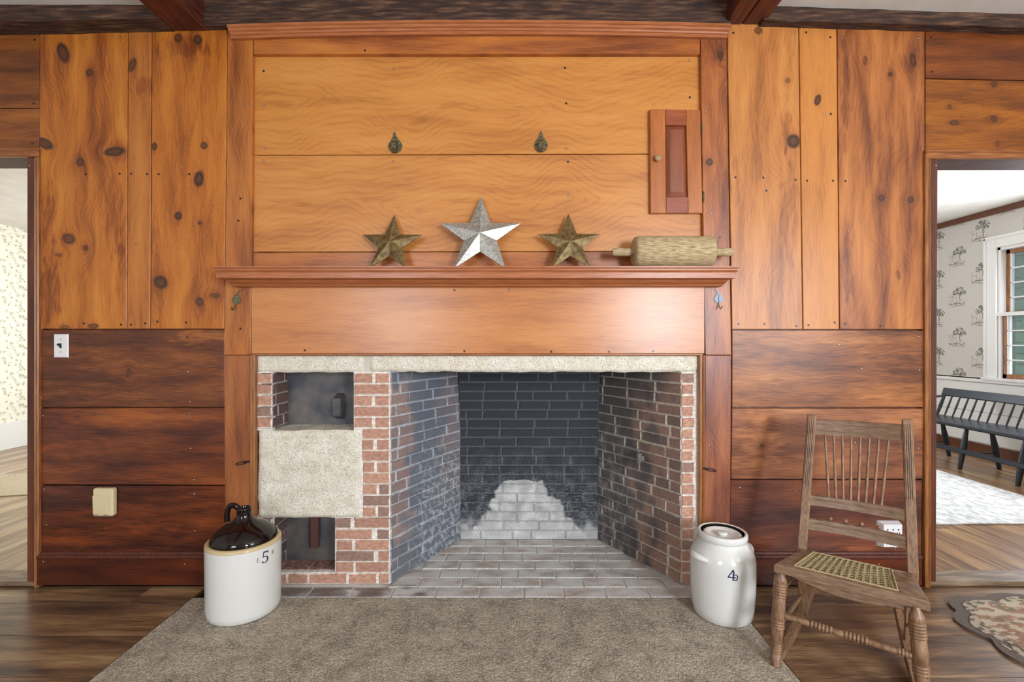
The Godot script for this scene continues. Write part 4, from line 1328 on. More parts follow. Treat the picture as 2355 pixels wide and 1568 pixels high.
func left_room() -> void:
	room_floor(-5.7, -1.4, -4.2, -0.12, [C(196, 168, 136), C(158, 128, 100), C(108, 82, 62)], 401, "floor_left_room")
	var wp := paper_left()
	var w := structure("wall_left_room", "cream wallpaper with small yellow flowers")
	strip(w, Vector3(-5.55, 0, 0), Vector3(0, 0, 1), Vector3(-1, 0, 0), -4.2, 0.0, 0.0, 2.7, 0.12, wp)
	var mb := MB.new()
	mb.box(Vector3(-5.538, 0.15, -2.1), Vector3(0.024, 0.30, 4.2), 0.004)
	part(w, "baseboard", mb, M.white_paint)
	var w2 := structure("wall_left_room_back")
	window_wall(w2, Vector3(0, 0, -4.2), Vector3(1, 0, 0), Vector3(0, 0, -1), -5.7, -1.3, 2.7, 0.12, [[-3.7, -2.3, 0.82, 2.18]], wp)
	window_frame("added_window_5", Vector3(0, 0, -4.2), Vector3(1, 0, 0), Vector3(0, 0, -1), [-3.7, -2.3, 0.82, 2.18])  # window added out of view to go with the fill light
	var w3 := structure("wall_left_room_inner")
	strip(w3, Vector3(-1.4, 0, 0), Vector3(0, 0, 1), Vector3(1, 0, 0), -4.2, -0.15, 0.0, 2.7, 0.1, wp)
	strip(w3, Vector3(0, 0, -0.15), Vector3(1, 0, 0), Vector3(0, 0, 1), -5.7, -3.3, 0.0, 2.7, 0.1, wp)
	var c := structure("ceiling_left_room")
	plain_box(c, "plaster", Vector3(-5.7, 2.46, -4.3), Vector3(-1.3, 2.6, -0.146), M.plaster)
	# oval braided rug
	mb = MB.new()
	var prof := []
	for i in 28:
		var r := i / 27.0 * 0.9
		prof.append(Vector2(0.9 - r, 0.006 + 0.009 * absf(sin(i * PI / 2.0))))
	prof.append(Vector2(0.0, 0.008))
	prof.insert(0, Vector2(0.9, 0.0))
	mb.turned(prof, Vector3.ZERO, Vector3(0, 1, 0), 64, 0.34)
	var rug := part(self, "braided_rug", mb, noise_mat(noise_tex(0.06, 71, [[0.0, C(150, 134, 108)], [0.5, C(196, 180, 150)], [1.0, C(226, 212, 186)]], 256, 3), Vector3(9, 9, 9), 0.95))
	rug.position = Vector3(-4.25, 0.0, -1.62)
	tag(rug, "oval tan braided rug on the floor beyond the left doorway", "rug")

func paper_left() -> Material:
	rng.seed = 81
	var s := 512
	var img := Image.create(s, s, false, Image.FORMAT_RGB8)
	img.fill(C(238, 234, 218))
	for k in 46:
		var x := rng.randi_range(0, s - 1)
		var y := rng.randi_range(0, s - 1)
		if k % 2 == 0:
			for i in 7:
				var an := TAU * i / 7.0
				dot(img, x + int(cos(an) * 9), y + int(sin(an) * 9), 6, [C(214, 186, 112), C(222, 206, 160), C(196, 176, 120)][k % 3])
			dot(img, x, y, 5, C(176, 140, 72))
		for i in 9:
			var an := rng.randf() * TAU
			var l := rng.randf_range(10, 36)
			for j in 8:
				dot(img, x + int(cos(an + j * 0.06) * l * j / 7.0), y + int(sin(an + j * 0.06) * l * j / 7.0), 1, C(176, 176, 148))
			dot(img, x + int(cos(an + 0.42) * l), y + int(sin(an + 0.42) * l), 4, [C(160, 164, 138), C(140, 146, 122), C(190, 186, 150)][i % 3])
	var m := tex_mat(ImageTexture.create_from_image(img), 0.9)
	m.texture_repeat = true
	m.uv1_scale = Vector3(3.0, 3.0, 1)
	return m

func dot(img: Image, x: int, y: int, r: int, c: Color) -> void:
	var s := Vector2i(img.get_width(), img.get_height())
	for j in range(-r, r + 1):
		for i in range(-r, r + 1):
			if i * i + j * j <= r * r:
				img.set_pixel(posmod(x + i, s.x), posmod(y + j, s.y), c)

func paper_right() -> Material:
	rng.seed = 91
	var w := 520
	var h := 448
	var img := Image.create(w, h, false, Image.FORMAT_RGB8)
	img.fill(C(206, 200, 190))
	for m in 2:
		var cx := 130 + m * 260
		var cy := 120 + m * 224
		var ink := [C(118, 117, 106), C(146, 143, 130), C(94, 95, 88)]
		for i in 40:   # pale distant trees
			dot(img, cx - 66 + rng.randi_range(-40, 30), cy + 20 + rng.randi_range(-60, 50), rng.randi_range(4, 10), C(194, 186, 175))
		for i in 95:   # crown
			var an := rng.randf() * TAU
			var r := sqrt(rng.randf())
			dot(img, cx + 22 + int(cos(an) * r * 80), cy - 86 + int(sin(an) * r * 44) + int(absf(cos(an) * r) * 34), rng.randi_range(3, 8), ink[i % 3])
		for i in 110:   # trunk
			dot(img, cx + 34 - int(sin(i * 0.03) * 9), cy - 66 + i, 3, ink[2])
			dot(img, cx + 62 - i / 3, cy - 66 + i / 2, 2, ink[0])
		for i in 150:   # bank and flowers
			dot(img, cx + rng.randi_range(-100, 84), cy + 66 + rng.randi_range(-26, 28), rng.randi_range(2, 5), [ink[0], ink[1], C(224, 218, 208), C(206, 180, 162)][i % 4])
		for i in 90:
			dot(img, cx - 10 + rng.randi_range(-60, 60), cy + 10 + rng.randi_range(-44, 44), rng.randi_range(2, 5), [C(210, 182, 164), ink[1], C(224, 218, 208)][i % 3])
		for i in 44:
			dot(img, cx - 76 + i * 3, cy + 72 - int(sin(i * 0.07) * 14), 4, ink[0])
			if i % 3 == 0:
				for j in 14:
					dot(img, cx - 50 + i * 2, cy + 80 + j, 1, ink[1])
	var mt := tex_mat(ImageTexture.create_from_image(img), 0.9)
	mt.texture_repeat = true
	mt.uv1_scale = Vector3(1.0 / 0.52, 1.0 / 0.447, 1)
	return mt

func right_room() -> void:
	room_floor(1.3, 4.95, -4.2, -0.12, [C(190, 150, 104), C(146, 106, 72), C(92, 62, 44)], 402, "floor_right_room")
	var wp := paper_right()
	var w := structure("wall_right_room", "grey wallpaper printed with landscape trees above white wainscot")
	var X := 4.95
	var hole := [-2.55, -1.25, 0.80, 2.14]
	for s in [[-4.2, hole[0], 0.78, 2.7], [hole[0], hole[1], hole[3], 2.7], [hole[1], -1.06, 0.78, 2.7], [-1.06, -0.34, 2.14, 2.7], [-0.34, 0.0, 0.78, 2.7]]:
		strip(w, Vector3(X, 0, 0), Vector3(0, 0, 1), Vector3(1, 0, 0), s[0], s[1], s[2], s[3], 0.12, wp)
	strip(w, Vector3(X, 0, 0), Vector3(0, 0, 1), Vector3(1, 0, 0), -4.2, 0.0, 0.0, 0.80, 0.12, M.white_paint)
	for y in [[0.12, 0.438], [0.442, 0.75]]:
		var mbp := MB.new()
		mbp.box(Vector3(X - 0.008, (y[0] + y[1]) * 0.5, -2.1), Vector3(0.016, y[1] - y[0], 4.2), 0.003)
		part(w, "wainscot_board", mbp, M.white_paint)
	var mb := MB.new()
	mb.box(Vector3(X - 0.018, 0.772, -2.1), Vector3(0.036, 0.036, 4.2), 0.006)
	part(w, "chair_rail", mb, M.white_paint)
	mb = MB.new()
	mb.box(Vector3(X - 0.012, 0.055, -2.1), Vector3(0.024, 0.11, 4.2), 0.004)
	part(w, "baseboard", mb, M.brown_trim)
	mb = MB.new()
	mb.box(Vector3(X - 0.015, 2.515, -2.1), Vector3(0.03, 0.06, 4.2), 0.004)
	part(w, "ceiling_strip", mb, M.brown_trim)
	var w2 := structure("wall_right_room_back")
	window_wall(w2, Vector3(0, 0, -4.2), Vector3(1, 0, 0), Vector3(0, 0, -1), 1.3, 5.1, 2.7, 0.12, [[1.5, 2.4, 0.82, 2.18]], wp)
	window_frame("added_window_7", Vector3(0, 0, -4.2), Vector3(1, 0, 0), Vector3(0, 0, -1), [1.5, 2.4, 0.82, 2.18])  # invented window, added unseen for light onto the opposite wall
	var w3 := structure("wall_right_room_inner")
	strip(w3, Vector3(1.3, 0, 0), Vector3(0, 0, 1), Vector3(-1, 0, 0), -4.2, -0.15, 0.0, 2.7, 0.1, wp)
	strip(w3, Vector3(0, 0, -0.15), Vector3(1, 0, 0), Vector3(0, 0, 1), 3.3, 5.1, 0.0, 2.7, 0.1, wp)
	var c := structure("ceiling_right_room")
	plain_box(c, "plaster", Vector3(1.2, 2.545, -4.3), Vector3(5.1, 2.7, -0.146), M.plaster)
	# the window
	var win := structure("window_4", "white-framed window with green shutter and small panes beyond the right doorway")
	var o := Vector3(X, 0, 0)
	var al := Vector3(0, 0, 1)
	var ou := Vector3(1, 0, 0)
	window_frame("added_window_6", o, al, ou, [-1.06, -0.34, 0.82, 2.14])  # second side window added out of view for its fill light
	mb = MB.new()
	bar(mb, o, al, ou, hole[0] - 0.11, hole[0], 0.80, 2.25, -0.022, 0.0)
	bar(mb, o, al, ou, hole[1], hole[1] + 0.11, 0.80, 2.25, -0.022, 0.0)
	bar(mb, o, al, ou, hole[0], hole[1], hole[3], 2.25, -0.022, 0.0)
	bar(mb, o, al, ou, hole[0] - 0.125, hole[1] + 0.125, 2.23, 2.26, -0.034, 0.0)
	bar(mb, o, al, ou, hole[0] - 0.118, hole[0] - 0.096, 0.80, 2.25, -0.034, 0.0)
	part(win, "casing", mb, M.white_paint)
	mb = MB.new()
	bar(mb, o, al, ou, hole[0] - 0.13, hole[1] + 0.13, 0.785, 0.812, -0.05, 0.05)
	part(win, "window_sill", mb, M.white_paint)
	mb = MB.new()
	bar(mb, o, al, ou, hole[0], hole[0] + 0.03, 0.81, hole[3], 0.0, 0.12)
	bar(mb, o, al, ou, hole[1] - 0.03, hole[1], 0.81, hole[3], 0.0, 0.12)
	bar(mb, o, al, ou, hole[0], hole[1], hole[3] - 0.03, hole[3], 0.0, 0.12)
	part(win, "sash_track", mb, M.white_plastic)
	var ym := 1.46
	for s in [[ym - 0.02, hole[3] - 0.03, 0.055, 0.085, M.trim_light], [0.812, ym + 0.02, 0.02, 0.05, M.trim_light]]:
		mb = MB.new()
		bar(mb, o, al, ou, hole[0] + 0.03, hole[0] + 0.07, s[0], s[1], s[2], s[3])
		bar(mb, o, al, ou, hole[1] - 0.07, hole[1] - 0.03, s[0], s[1], s[2], s[3])
		bar(mb, o, al, ou, hole[0] + 0.03, hole[1] - 0.03, s[1] - 0.04, s[1], s[2], s[3])
		bar(mb, o, al, ou, hole[0] + 0.03, hole[1] - 0.03, s[0], s[0] + 0.045, s[2], s[3])
		part(win, "sash", mb, s[4])
		for k in [1, 2, 3]:
			mb = MB.new()
			var y: float = lerpf(s[0] + 0.04, s[1] - 0.04, k / 4.0)
			bar(mb, o, al, ou, hole[0] + 0.06, hole[1] - 0.06, y - 0.007, y + 0.007, s[2], s[3])
			part(win, "muntin", mb, M.white_plastic)
		mb = MB.new()
		bar(mb, o, al, ou, hole[0] + 0.07, hole[0] + 0.085, s[0] + 0.04, s[1] - 0.04, s[2], s[3])
		part(win, "glazing_bead", mb, M.white_plastic)
		mb = MB.new()
		bar(mb, o, al, ou, hole[0] + 0.07, hole[1] - 0.07, s[0] + 0.04, s[1] - 0.04, s[2] + 0.012, s[2] + 0.016, 0.0)
		part(win, "pane", mb, M.glass)
	mb = MB.new()
	bar(mb, o, al, ou, hole[0] - 0.01, hole[1] + 0.01, ym - 0.018, ym + 0.018, -0.012, 0.02)
	part(win, "meeting_rail", mb, M.white_paint)
	mb = MB.new()
	for k in 12:
		bar(mb, o, al, ou, hole[0] + 0.0, hole[0] + 0.03, 0.85 + k * 0.11, 0.945 + k * 0.11, 0.15, 0.62, 0.004)
	bar(mb, o, al, ou, hole[0] - 0.005, hole[0] + 0.035, 0.80, 2.2, 0.62, 0.68)
	part(win, "shutter", mb, M.shutter)
	# green leaves and grass outside
	rng.seed = 120
	for k in 5:
		mb = MB.new()
		var cen := Vector3(8.3 + k * 0.3, 1.7, -8.4 + k * 2.9) if k < 3 else Vector3(11.8, 2.0, -9.6 + (k - 3) * 3.0)
		for i in 6000:
			var dir := Vector3(rng.randfn(), rng.randfn(), rng.randfn()).normalized() * pow(rng.randf(), 0.35)
			var p := cen + dir * Vector3(1.1, 2.2, 1.35)
			var bs := Basis(Vector3(rng.randfn(), rng.randfn(), rng.randfn()).normalized(), rng.randf() * TAU) * 0.16
			mb.quad(p, p + bs * Vector3(0.4, 0.5, 0.1), p + bs * Vector3(0, 1, 0), p + bs * Vector3(-0.4, 0.5, 0.1), Vector3(-0.5, 0.6, 0.2))
		var lf: Material = M.leaf
		var sh := thing("shrub", ["light green leafy shrub outside the far window, leftmost seen", "light green leafy shrub outside the far window, in the middle", "light green leafy shrub outside the far window, nearest the viewer", "light green leafy shrub behind the leftmost shrub outside the far window", "light green leafy shrub behind the middle shrub outside the far window"][k], "shrub", Vector3.ZERO, "shrubs outside the far window")
		part(sh, "foliage", mb, lf)
		mb = MB.new()
		mb.turned([Vector2(0.07, 0), Vector2(0.05, 1.0)], Vector3(cen.x, -0.3, cen.z), cen, 8)
		part(sh, "trunk", mb, M.brown_trim)
	var lawn := structure("floor_lawn", "grass outside the house")
	plain_box(lawn, "grass", Vector3(-30, -0.45, -30), Vector3(30, -0.35, 30), M.lawn)
	# pale rug
	mb = MB.new()
	mb.box(Vector3(2.95, 0.006, -1.85), Vector3(1.9, 0.012, 2.16), 0.004)
	var rug := part(self, "area_rug", mb, noise_mat(noise_tex(0.018, 73, [[0.0, C(168, 168, 164)], [0.42, C(208, 208, 204)], [0.55, C(228, 228, 226)], [1.0, C(240, 240, 238)]], 512, 4), Vector3(2.2, 1, 1.0), 0.95))
	tag(rug, "pale grey and white patterned rug on the floor beyond the right doorway", "rug")
	bench()
	# wall outlet on the wainscot
	var ou2 := thing("wall_outlet", "dark metal outlet plate on the white wainscot below the bench", "outlet", Vector3(4.934, 0.30, -2.72))
	mb = MB.new()
	mb.box(Vector3(-0.003, 0, 0), Vector3(0.006, 0.075, 0.125), 0.002)
	part(ou2, "plate", mb, mat(C(150, 146, 140), 0.4, 0.5))
	for z in [-0.03, 0.03]:
		mb = MB.new()
		mb.box(Vector3(-0.007, 0, z), Vector3(0.006, 0.036, 0.042), 0.003)
		part(ou2, "socket", mb, M.black_plastic)

func bench() -> void:
	var t := thing("spindle_bench", "black painted wooden spindle-back bench below the far window", "bench", Vector3(4.33, 0, -1.85))
	var o := Vector3(4.33, 0, -1.85)
	var z0 := -2.76
	var z1 := -0.95
	var mb := MB.new()
	mb.box(Vector3(4.325, 0.402, (z0 + z1) * 0.5) - o, Vector3(0.41, 0.030, z1 - z0), 0.010)
	part(t, "seat", mb, M.black_paint)
	for z in [-2.62, -2.11, -1.60, -1.09]:
		for f in [true, false]:
			mb = MB.new()
			var a := Vector3(4.22, 0.395, z) if f else Vector3(4.44, 0.395, z)
			var b := Vector3(4.15, 0.0, z) if f else Vector3(4.52, 0.0, z)
			mb.turned([Vector2(0.014, 0.0), Vector2(0.020, 0.25), Vector2(0.026, 0.45), Vector2(0.024, 0.6), Vector2(0.016, 1.0), Vector2(0.0, 1.0)], a - o, b - o, 14)
			part(t, "leg", mb, M.black_paint)
		mb = MB.new()
		mb.tube([Vector3(4.17, 0.15, z) - o, Vector3(4.50, 0.15, z) - o], [0.009, 0.009], 8)
		part(t, "stretcher", mb, M.black_paint)
	mb = MB.new()
	mb.box(Vector3(4.16, 0.17, (z0 + z1) * 0.5) - o, Vector3(0.022, 0.045, z1 - z0 - 0.1), 0.006)
	part(t, "stretcher", mb, M.black_paint)
	var tilt := Basis(Vector3(0, 0, 1), -0.33)
	mb = MB.new()
	mb.box(Vector3(4.572, 0.655, (z0 + z1) * 0.5) - o, Vector3(0.022, 0.085, z1 - z0 - 0.02), 0.006, tilt)
	part(t, "back_rail", mb, M.black_paint)
	var z := z0 + 0.05
	var i := 0
	while z < z1 - 0.03:
		mb = MB.new()
		var r := 0.015 if i == 0 else 0.0085
		mb.turned([Vector2(r * 0.8, 0.0), Vector2(r * 1.1, 0.45), Vector2(r * 0.8, 1.0)], Vector3(4.47, 0.41, z) - o, Vector3(4.56, 0.635, z) - o, 10)
		part(t, "spindle", mb, M.black_paint)
		z += 0.088
		i += 1
	mb = MB.new()
	mb.tube([Vector3(4.56, 0.61, z0 + 0.03) - o, Vector3(4.48, 0.60, z0) - o, Vector3(4.30, 0.60, z0 - 0.02) - o, Vector3(4.17, 0.59, z0) - o], [0.02, 0.022, 0.022, 0.024], 10, 0.6)
	part(t, "arm", mb, M.black_paint)
	mb = MB.new()
	mb.tube([Vector3(4.22, 0.41, z0 + 0.03) - o, Vector3(4.20, 0.60, z0) - o], [0.013, 0.011], 10)
	part(t, "arm_post", mb, M.black_paint)

# ---------------------------------------------------------------- rocking chair
func rocking_chair() -> void:
	var o := Vector3(1.22, 0, 0.52)
	var t := thing("rocking_chair", "armless brown wooden rocking chair with woven cane seat and spindle back", "rocking chair", o)
	var fl := Vector3(0.975, 0.362, 0.545) - o
	var fr := Vector3(1.329, 0.362, 0.806) - o
	var bl := Vector3(1.20, 0.332, 0.346) - o
	var br := Vector3(1.481, 0.332, 0.557) - o
	var tl := Vector3(1.302, 0.868, 0.250) - o
	var tr := Vector3(1.541, 0.882, 0.460) - o
	# seat frame of four boards round the cane
	var up := (fr - fl).cross(bl - fl).normalized()
	if up.y < 0:
		up = -up
	var inn := func(u: float, v: float) -> Vector3: return fl.lerp(fr, u).lerp(bl.lerp(br, u), v)
	var u0 := 0.13
	var u1 := 0.82
	var v0 := 0.10
	var v1 := 0.92
	var sf := [[0.0, 0.0, 1.0, 0.0, u1, v0, u0, v0], [1.0, 0.0, 1.0, 1.0, u1, v1, u1, v0], [1.0, 1.0, 0.0, 1.0, u0, v1, u1, v1], [0.0, 1.0, 0.0, 0.0, u0, v0, u0, v1]]
	for s in sf:
		var mb := MB.new()
		var q := []
		for k in 4:
			q.append(inn.call(s[k * 2], s[k * 2 + 1]))
		mb.slab(q, up, 0.030, 0.005, [Vector2.ZERO, Vector2.ZERO, Vector2.ZERO, Vector2.ZERO])
		part(t, "seat_frame", mb, M.chair_rail)
	var cane := MB.new()
	cane.slab([inn.call(u0, v1) - up * 0.006, inn.call(u1, v1) - up * 0.006, inn.call(u1, v0) - up * 0.006, inn.call(u0, v0) - up * 0.006], up, 0.004, 0.0, [Vector2.ZERO, Vector2.ZERO, Vector2.ZERO, Vector2.ZERO])
	var cm := part(t, "cane_seat", cane, M.cane_mat)
	var strands := MB.new()
	for i in 14:
		var u := lerpf(u0, u1, (i + 0.5) / 14.0)
		strands.tube([inn.call(u, v0) + up * 0.001, inn.call(u, (v0 + v1) * 0.5) - up * 0.002, inn.call(u, v1) + up * 0.001], [0.0026, 0.0026, 0.0026], 6)
	for i in 22:
		var v := lerpf(v0, v1, (i + 0.5) / 22.0)
		var pts := []
		var rr := []
		for k in 29:
			pts.append(inn.call(lerpf(u0, u1, k / 28.0), v + (0.008 if k % 2 else -0.008)) + up * (0.002 if (k + i) % 2 else -0.003))
			rr.append(0.0018)
		strands.tube(pts, rr, 5)
	for e in [[u0, v0, u1, v0], [u1, v0, u1, v1], [u1, v1, u0, v1], [u0, v1, u0, v0]]:
		var pts := []
		var rr := []
		for k in 25:
			pts.append(inn.call(lerpf(e[0], e[2], k / 24.0), lerpf(e[1], e[3], k / 24.0)) + up * (0.001 + 0.0015 * (k % 2)))
			rr.append(0.0032)
		strands.tube(pts, rr, 6)
	part(cm, "cane_strands", strands, M.cane)
	# curved aprons under the seat front
	var ap := MB.new()
	var prev := Vector3.ZERO
	var prev_b := Vector3.ZERO
	var fn := (fl - bl).normalized()
	for k in 17:
		var q := k / 16.0
		var p: Vector3 = inn.call(lerpf(0.14, 0.90, q), 0.05) - up * 0.029
		var bt := p - up * (0.008 + 0.026 * sin(q * PI))
		if k > 0:
			ap.quad(prev, p, bt, prev_b, fn)
			ap.quad(prev - fn * 0.018, p - fn * 0.018, bt - fn * 0.018, prev_b - fn * 0.018, -fn)
			ap.quad(prev_b, bt, bt - fn * 0.018, prev_b - fn * 0.018, -up)
		prev = p
		prev_b = bt
	part(t, "apron", ap, M.chair_rail)
	# turned front legs
	var rings := func(r: float, at: float, n: int, step: float, depth: float) -> Array:
		var out := []
		for i in n:
			out.append(Vector2(r - depth, at + i * step))
			out.append(Vector2(r, at + (i + 0.3) * step))
			out.append(Vector2(r, at + (i + 0.7) * step))
			out.append(Vector2(r - depth, at + (i + 1.0) * step))
		return out
	var lp := [Vector2(0.009, 0.0), Vector2(0.011, 0.02), Vector2(0.021, 0.09), Vector2(0.022, 0.13)]
	lp += rings.call(0.0225, 0.14, 5, 0.030, 0.003)
	lp += [Vector2(0.0205, 0.30), Vector2(0.0215, 0.40), Vector2(0.022, 0.52)]
	lp += rings.call(0.0225, 0.53, 3, 0.030, 0.003)
	lp += [Vector2(0.020, 0.64), Vector2(0.017, 0.76)]
	lp += rings.call(0.0175, 0.77, 4, 0.026, 0.003)
	lp += [Vector2(0.0165, 0.88), Vector2(0.0175, 1.0), Vector2(0.0, 1.0)]
	var l_top := Vector3(1.003, 0.336, 0.541) - o
	var l_bot := Vector3(0.964, 0.006, 0.575) - o
	var r_top := Vector3(1.300, 0.336, 0.786) - o
	var r_bot := Vector3(1.300, 0.006, 0.820) - o
	for s in [[l_top, l_bot], [r_top, r_bot]]:
		var mb := MB.new()
		mb.turned(lp, s[0], s[1], 20)
		part(t, "leg", mb, M.chair)
	# back posts, square and grooved above, running down to the rockers
	var l_low := Vector3(1.212, 0.055, 0.332) - o
	var r_low := Vector3(1.482, 0.060, 0.540) - o
	var e := (br - bl).normalized()
	for s in [[l_low, bl, tl], [r_low, br, tr]]:
		var mb := MB.new()
		for k in 2:
			var a: Vector3 = s[k]
			var b: Vector3 = s[k + 1]
			var y := (b - a).normalized()
			var z := e.cross(y).normalized()
			var x := y.cross(z)
			mb.box((a + b) * 0.5, Vector3(0.034, a.distance_to(b) + 0.006, 0.024), 0.004, Basis(x, y, z))
			if k == 1:
				for g in [-0.009, -0.003, 0.003, 0.009]:
					var c: Vector3 = a.lerp(b, 0.72) + x * g + z * (0.0125 if z.z > 0 else -0.0125)
					mb.tube([c - y * 0.14, c + y * 0.14], [0.0022, 0.0022], 6)
		part(t, "back_post", mb, M.chair)
	# three bowed back rails
	var rail := func(called: String, ya: float, yb: float, bow: float, thick: float) -> MeshInstance3D:
		var mb := MB.new()
		var zdir := e.cross(Vector3.UP).normalized()
		if zdir.z > 0:
			zdir = -zdir
		for k in 10:
			var pts := []
			for q in [k / 10.0, (k + 1) / 10.0]:
				for f in [yb, ya]:
					pts.append(bl.lerp(tl, f).lerp(br.lerp(tr, f), q) + zdir * bow * sin(q * PI))
			var a: Vector3 = pts[0]
			var b: Vector3 = pts[2]
			var c: Vector3 = pts[3]
			var d: Vector3 = pts[1]
			var fr2 := -zdir * thick * 0.5
			mb.quad(a + fr2, b + fr2, c + fr2, d + fr2, fr2)
			mb.quad(a - fr2, b - fr2, c - fr2, d - fr2, -fr2)
			mb.quad(a + fr2, b + fr2, b - fr2, a - fr2, Vector3.UP)
			mb.quad(d + fr2, c + fr2, c - fr2, d - fr2, Vector3.DOWN)
			for gk in [0.3, 0.42] if called != "top_rail" else [0.28, 0.74]:
				var g0 := a.lerp(d, gk) + fr2
				var g1 := b.lerp(c, gk) + fr2
				mb.tube([g0, g1], [0.0016, 0.0016], 6)
		return part(t, called, mb, M.chair_rail)
	rail.call("top_rail", 0.855, 0.965, 0.022, 0.020)
	rail.call("back_rail", 0.325, 0.395, 0.020, 0.020)
	var low: MeshInstance3D = rail.call("back_rail", 0.150, 0.225, 0.018, 0.020)
	var zd := e.cross(Vector3.UP).normalized()
	if zd.z > 0:
		zd = -zd
	for k in 8:
		var qa := lerpf(0.157, 0.82, k / 7.0)
		var qb := lerpf(0.235, 0.742, k / 7.0)
		var a: Vector3 = bl.lerp(tl, 0.86).lerp(br.lerp(tr, 0.86), qa) + zd * 0.022 * sin(qa * PI)
		var b: Vector3 = bl.lerp(tl, 0.39).lerp(br.lerp(tr, 0.39), qb) + zd * 0.020 * sin(qb * PI)
		var mb := MB.new()
		mb.turned([Vector2(0.0042, 0.0), Vector2(0.0050, 0.4), Vector2(0.0055, 0.7), Vector2(0.0045, 1.0)], a, b, 10)
		part(t, "spindle", mb, M.chair)
	for k in 4:
		var q: float = [0.26, 0.41, 0.56, 0.72][k]
		var c: Vector3 = bl.lerp(tl, 0.232).lerp(br.lerp(tr, 0.232), q) + zd * 0.018 * sin(q * PI)
		var mb := MB.new()
		mb.turned([Vector2(0.0, 0.0), Vector2(0.006, 0.12), Vector2(0.0085, 0.5), Vector2(0.006, 0.88), Vector2(0.0, 1.0)], c - Vector3(0, 0.002, 0), c + Vector3(0, 0.014, 0), 12)
		part(low, "bead", mb, M.chair)
	# stretchers
	var sp := [Vector2(0.008, 0.0), Vector2(0.010, 0.1), Vector2(0.0115, 0.24)]
	sp += rings.call(0.0135, 0.25, 6, 0.028, 0.004)
	sp += [Vector2(0.0115, 0.43), Vector2(0.0115, 0.49)]
	sp += rings.call(0.0135, 0.50, 6, 0.028, 0.004)
	sp += [Vector2(0.0115, 0.68), Vector2(0.0105, 0.85)]
	sp += rings.call(0.0125, 0.855, 4, 0.024, 0.002)
	sp += [Vector2(0.009, 1.0)]
	var mbs := MB.new()
	mbs.turned(sp, l_top.lerp(l_bot, 0.47), r_top.lerp(r_bot, 0.47), 18)
	part(t, "stretcher", mbs, M.chair)
	for s in [[bl.lerp(l_low, 0.52), br.lerp(r_low, 0.52), 0.009], [l_top.lerp(l_bot, 0.26), bl.lerp(l_low, 0.22), 0.008], [l_top.lerp(l_bot, 0.62), bl.lerp(l_low, 0.70), 0.008], [r_top.lerp(r_bot, 0.26), br.lerp(r_low, 0.22), 0.008], [r_top.lerp(r_bot, 0.62), br.lerp(r_low, 0.70), 0.008]]:
		mbs = MB.new()
		mbs.turned([Vector2(s[2] * 0.8, 0.0), Vector2(s[2] * 1.1, 0.5), Vector2(s[2] * 0.8, 1.0)], s[0], s[1], 12)
		part(t, "stretcher", mbs, M.chair)
	# rockers
	for s in [[l_bot, l_low, Vector3(1.36, 0.10, 0.18) - o], [r_bot, r_low, Vector3(1.59, 0.10, 0.34) - o]]:
		var mb := MB.new()
		var a: Vector3 = s[0]
		var b: Vector3 = s[2]
		var flat := Vector3(b.x - a.x, 0, b.z - a.z)
		var side := flat.cross(Vector3.UP).normalized() * 0.010
		var last := []
		for k in 21:
			var q := k / 20.0
			var y0 := 0.001 + 0.105 * pow(absf(q - 0.12) / 0.88, 2.0)
			var y1 := y0 + lerpf(0.020, 0.046, sin(clampf(q * 1.4, 0.0, 1.0) * PI * 0.5))
			var p := Vector3(a.x, 0, a.z) + flat * q
			var now := [p + Vector3(0, y0, 0) + side, p + Vector3(0, y1, 0) + side, p + Vector3(0, y1, 0) - side, p + Vector3(0, y0, 0) - side]
			if k > 0:
				for i in 4:
					var j := (i + 1) % 4
					var hint: Vector3 = [side, Vector3.UP, -side, Vector3.DOWN][i]
					mb.quad(last[i], last[j], now[j], now[i], hint)
			else:
				mb.quad(now[0], now[1], now[2], now[3], -flat)
			if k == 20:
				mb.quad(now[0], now[1], now[2], now[3], flat)
			last = now
		part(t, "rocker", mb, M.chair)

# ---------------------------------------------------------------- jug and crock
func words(parent: Node, called: String, text: String, size: float, at: Vector3, facing: Vector3, m: Material, roll := 0.0, serif := true) -> void:
	var f := SystemFont.new()
	f.font_names = PackedStringArray(["Droid Serif" if serif else "Droid Sans"])
	var tm := TextMesh.new()
	tm.text = text
	tm.font = f
	tm.font_size = 32
	tm.pixel_size = size / 32.0
	tm.depth = 0.0012
	var o := MeshInstance3D.new()
	o.name = called
	o.mesh = tm
	o.material_override = m
	var z := facing.normalized()
	var x := Vector3.UP.cross(z).normalized()
	o.transform = Transform3D(Basis(x, z.cross(x), z) * Basis(Vector3(0, 0, 1), roll), at)
	parent.add_child(o, true)

